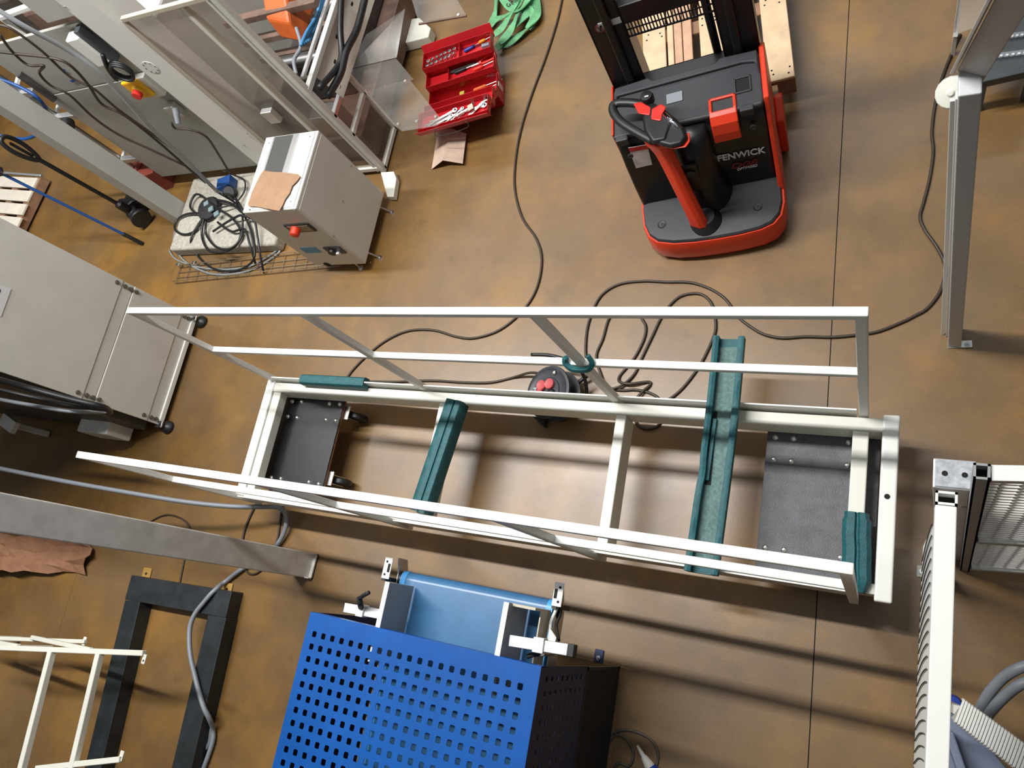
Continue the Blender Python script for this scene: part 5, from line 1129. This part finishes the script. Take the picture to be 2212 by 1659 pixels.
for i in range(n_):
    p = pn1.lerp(pn2, i/(n_-1))+V(-.003, 0, 0)
    b_.tube(smoothpath([p+V(0, 0, -.06), p+V(0, -.004, -.14), p+V(0, -.018, -.28), p+V(0, -.05, -.46)], 3), 0.0018, 5)
o = b_.done('mesh_lines', mat('wire_shadow', (0.03, 0.03, 0.03), 0.5), g1); o['kind'] = 'stuff'  # dark lines on the sheet, drawn in for the wires' shadow
B().prism([pn1, pn2, lean(pn2, 0.5, 0), lean(pn1, 0.5, 0)], (0.004, 0, 0)).done('skirt_sheet', WHITE, g1)
p = P(1994, 1235, 0.004); B().box(p, (0.055, 0.055, 0.008)).done('floor_tab', CREAM, g1, 0.006); inst(HEX, p+V(-.004, 0, .004), g1)
g2 = thing('mesh_guard', 'white wire mesh guard facing the camera beside an aluminium post', 'guard', (0.6, 0.5, 0))
pB = openpost(g2, 2121, 1018, zt_+.02, 0.036, 0.040, mat('grey_tube', (0.30, 0.30, 0.30), 0.4))
pR = P(2420, 1030, zt_)
B().beam(pB+V(0.02, 0, -0.022), pR, 0.04, 0.03).done('top_rail', WHITE, g2, 0.002)
b_ = B(); hgt = 1.0
NW = 46
for i in range(NW):
    dz = 0.05+1.75*i/NW
    b_.beam(lean(pB+V(0.02, 0.0, 0), dz), lean(pR, dz), 0.005, 0.010)
for k in range(6):
    p = (pB+V(0.05, 0.006, -.03)).lerp(pR+V(0, .006, 0), k/5); b_.beam(p, lean(p, 1.80, .05), 0.006, 0.006)
o = b_.done('mesh_lines', mat('white_wire', (0.72, 0.70, 0.66), 0.4), g2); o['kind'] = 'stuff'
for dz in (1.02, 1.82):
    B().beam(lean(pB+V(0.02, -.004, 0), dz), lean(pR+V(0, -.004, 0), dz), 0.035, 0.045).done('cross_rail', OFFW, g2, 0.002)
ap = thing('aluminium_post', 'aluminium post with two holes in its top between the mesh guards', 'post', tuple(P(2060, 1100, 0)))
p = P(2062, 1025, 1.55); q_ = lean(p, 1.55); b_ = B()
b_.prism([q_+V(-.055, -.045, 0), q_+V(.055, -.045, 0), q_+V(.055, .045, 0), q_+V(-.055, .045, 0)], p-q_).done('shaft', ALU, ap, 0.004)
cpz = B().bx(p.x-.05, p.x+.05, p.y-.04, p.y+.04, p.z, p.z+.004).done('top_cap', mat('worn_cap', (0.42, 0.44, 0.47), 0.6, var=0.3, scale=40), ap, 0.002)
for d in (-.025, .025): B().cyl((p.x+d, p.y, p.z+.0035), (p.x+d, p.y, p.z+.005), 0.008, 12).done('screw_hole', HOLE, cpz)
p = P(2076, 1085, 1.3); B().cyl(p, p+V(.05, 0, 0), 0.02, 10).done('hinge_pin', STEEL, ap, smooth=True)

# bottom right: link chain, hoses and blue-grey tray
lt = thing('blue_grey_tray', 'blue grey plastic tray behind the mesh guard at the bottom right', 'tray', tuple(P(2110, 1600, 0)))
B().prism([P(2048, 1530, .55), P(2090, 1555, .55), P(2190, 1680, .55), P(2040, 1690, .55)], (0, 0, -.03)).done('tray_floor', LAVG, lt, 0.004)
B().beam(P(2048, 1580, .60), P(2085, 1690, .60), 0.03, 0.08).done('tray_wall', LAVG, lt, 0.006)
for q in ((2060, 1560), (2150, 1670)): B().beam(P(*q, .52), V(P(*q, .52).x, P(*q, .52).y, 0), 0.05, 0.05).done('leg', LAVG, lt)
p = P(2058, 1520, .35); B().lathe(p, (0, 0, 1), [(0.035, -.35), (0.035, 0), (0.028, .02), (0.001, .022)], 16).done('knob', ROYAL, lt, smooth=True)
lk = thing('link_chain', 'white plastic cable chain with many links at the bottom right corner', 'cable chain', tuple(P(2150, 1580, 0)))
c0, c1 = P(2072, 1535, .80), P(2225, 1650, .95)
link = proto(B().tube(smoothpath([(-0.040, 0, -.02), (-0.040, 0, .018), (-.03, 0, .03), (.03, 0, .03), (.04, 0, .018), (.04, 0, -.02)], 3), 0.0045, 6), 'link', WHITE, True)
cd_ = (c1-c0); ca = math.atan2(cd_.y, cd_.x)
for i in range(24): inst(link, c0+cd_*(i/23), lk, (0, 0.0, ca+math.pi/2+0.25))
B().beam(c0-V(0, 0, .025), c1-V(0, 0, .025), 0.075, 0.012).done('carrier', mat('carrier_grey', (0.25, 0.24, 0.22), 0.5), lk)
B().beam(c0-V(0, 0, .03), V(c0.x, c0.y, 0), 0.03, 0.03).done('support', OFFW, lk)
cord('grey_hose', 'upper grey hose arching in from the right above the link chain', [(2240, 1432, .55), (2200, 1444, .55), (2165, 1466, .5), (2135, 1500, .45), (2115, 1535, .38), (2100, 1560, .3)], 0.020, HOSE, sides=8)
cord('grey_hose', 'lower grey hose arching in from the right above the link chain', [(2240, 1466, .55), (2205, 1478, .55), (2175, 1500, .5), (2150, 1525, .45), (2130, 1550, .38), (2120, 1570, .3)], 0.020, HOSE, sides=8)
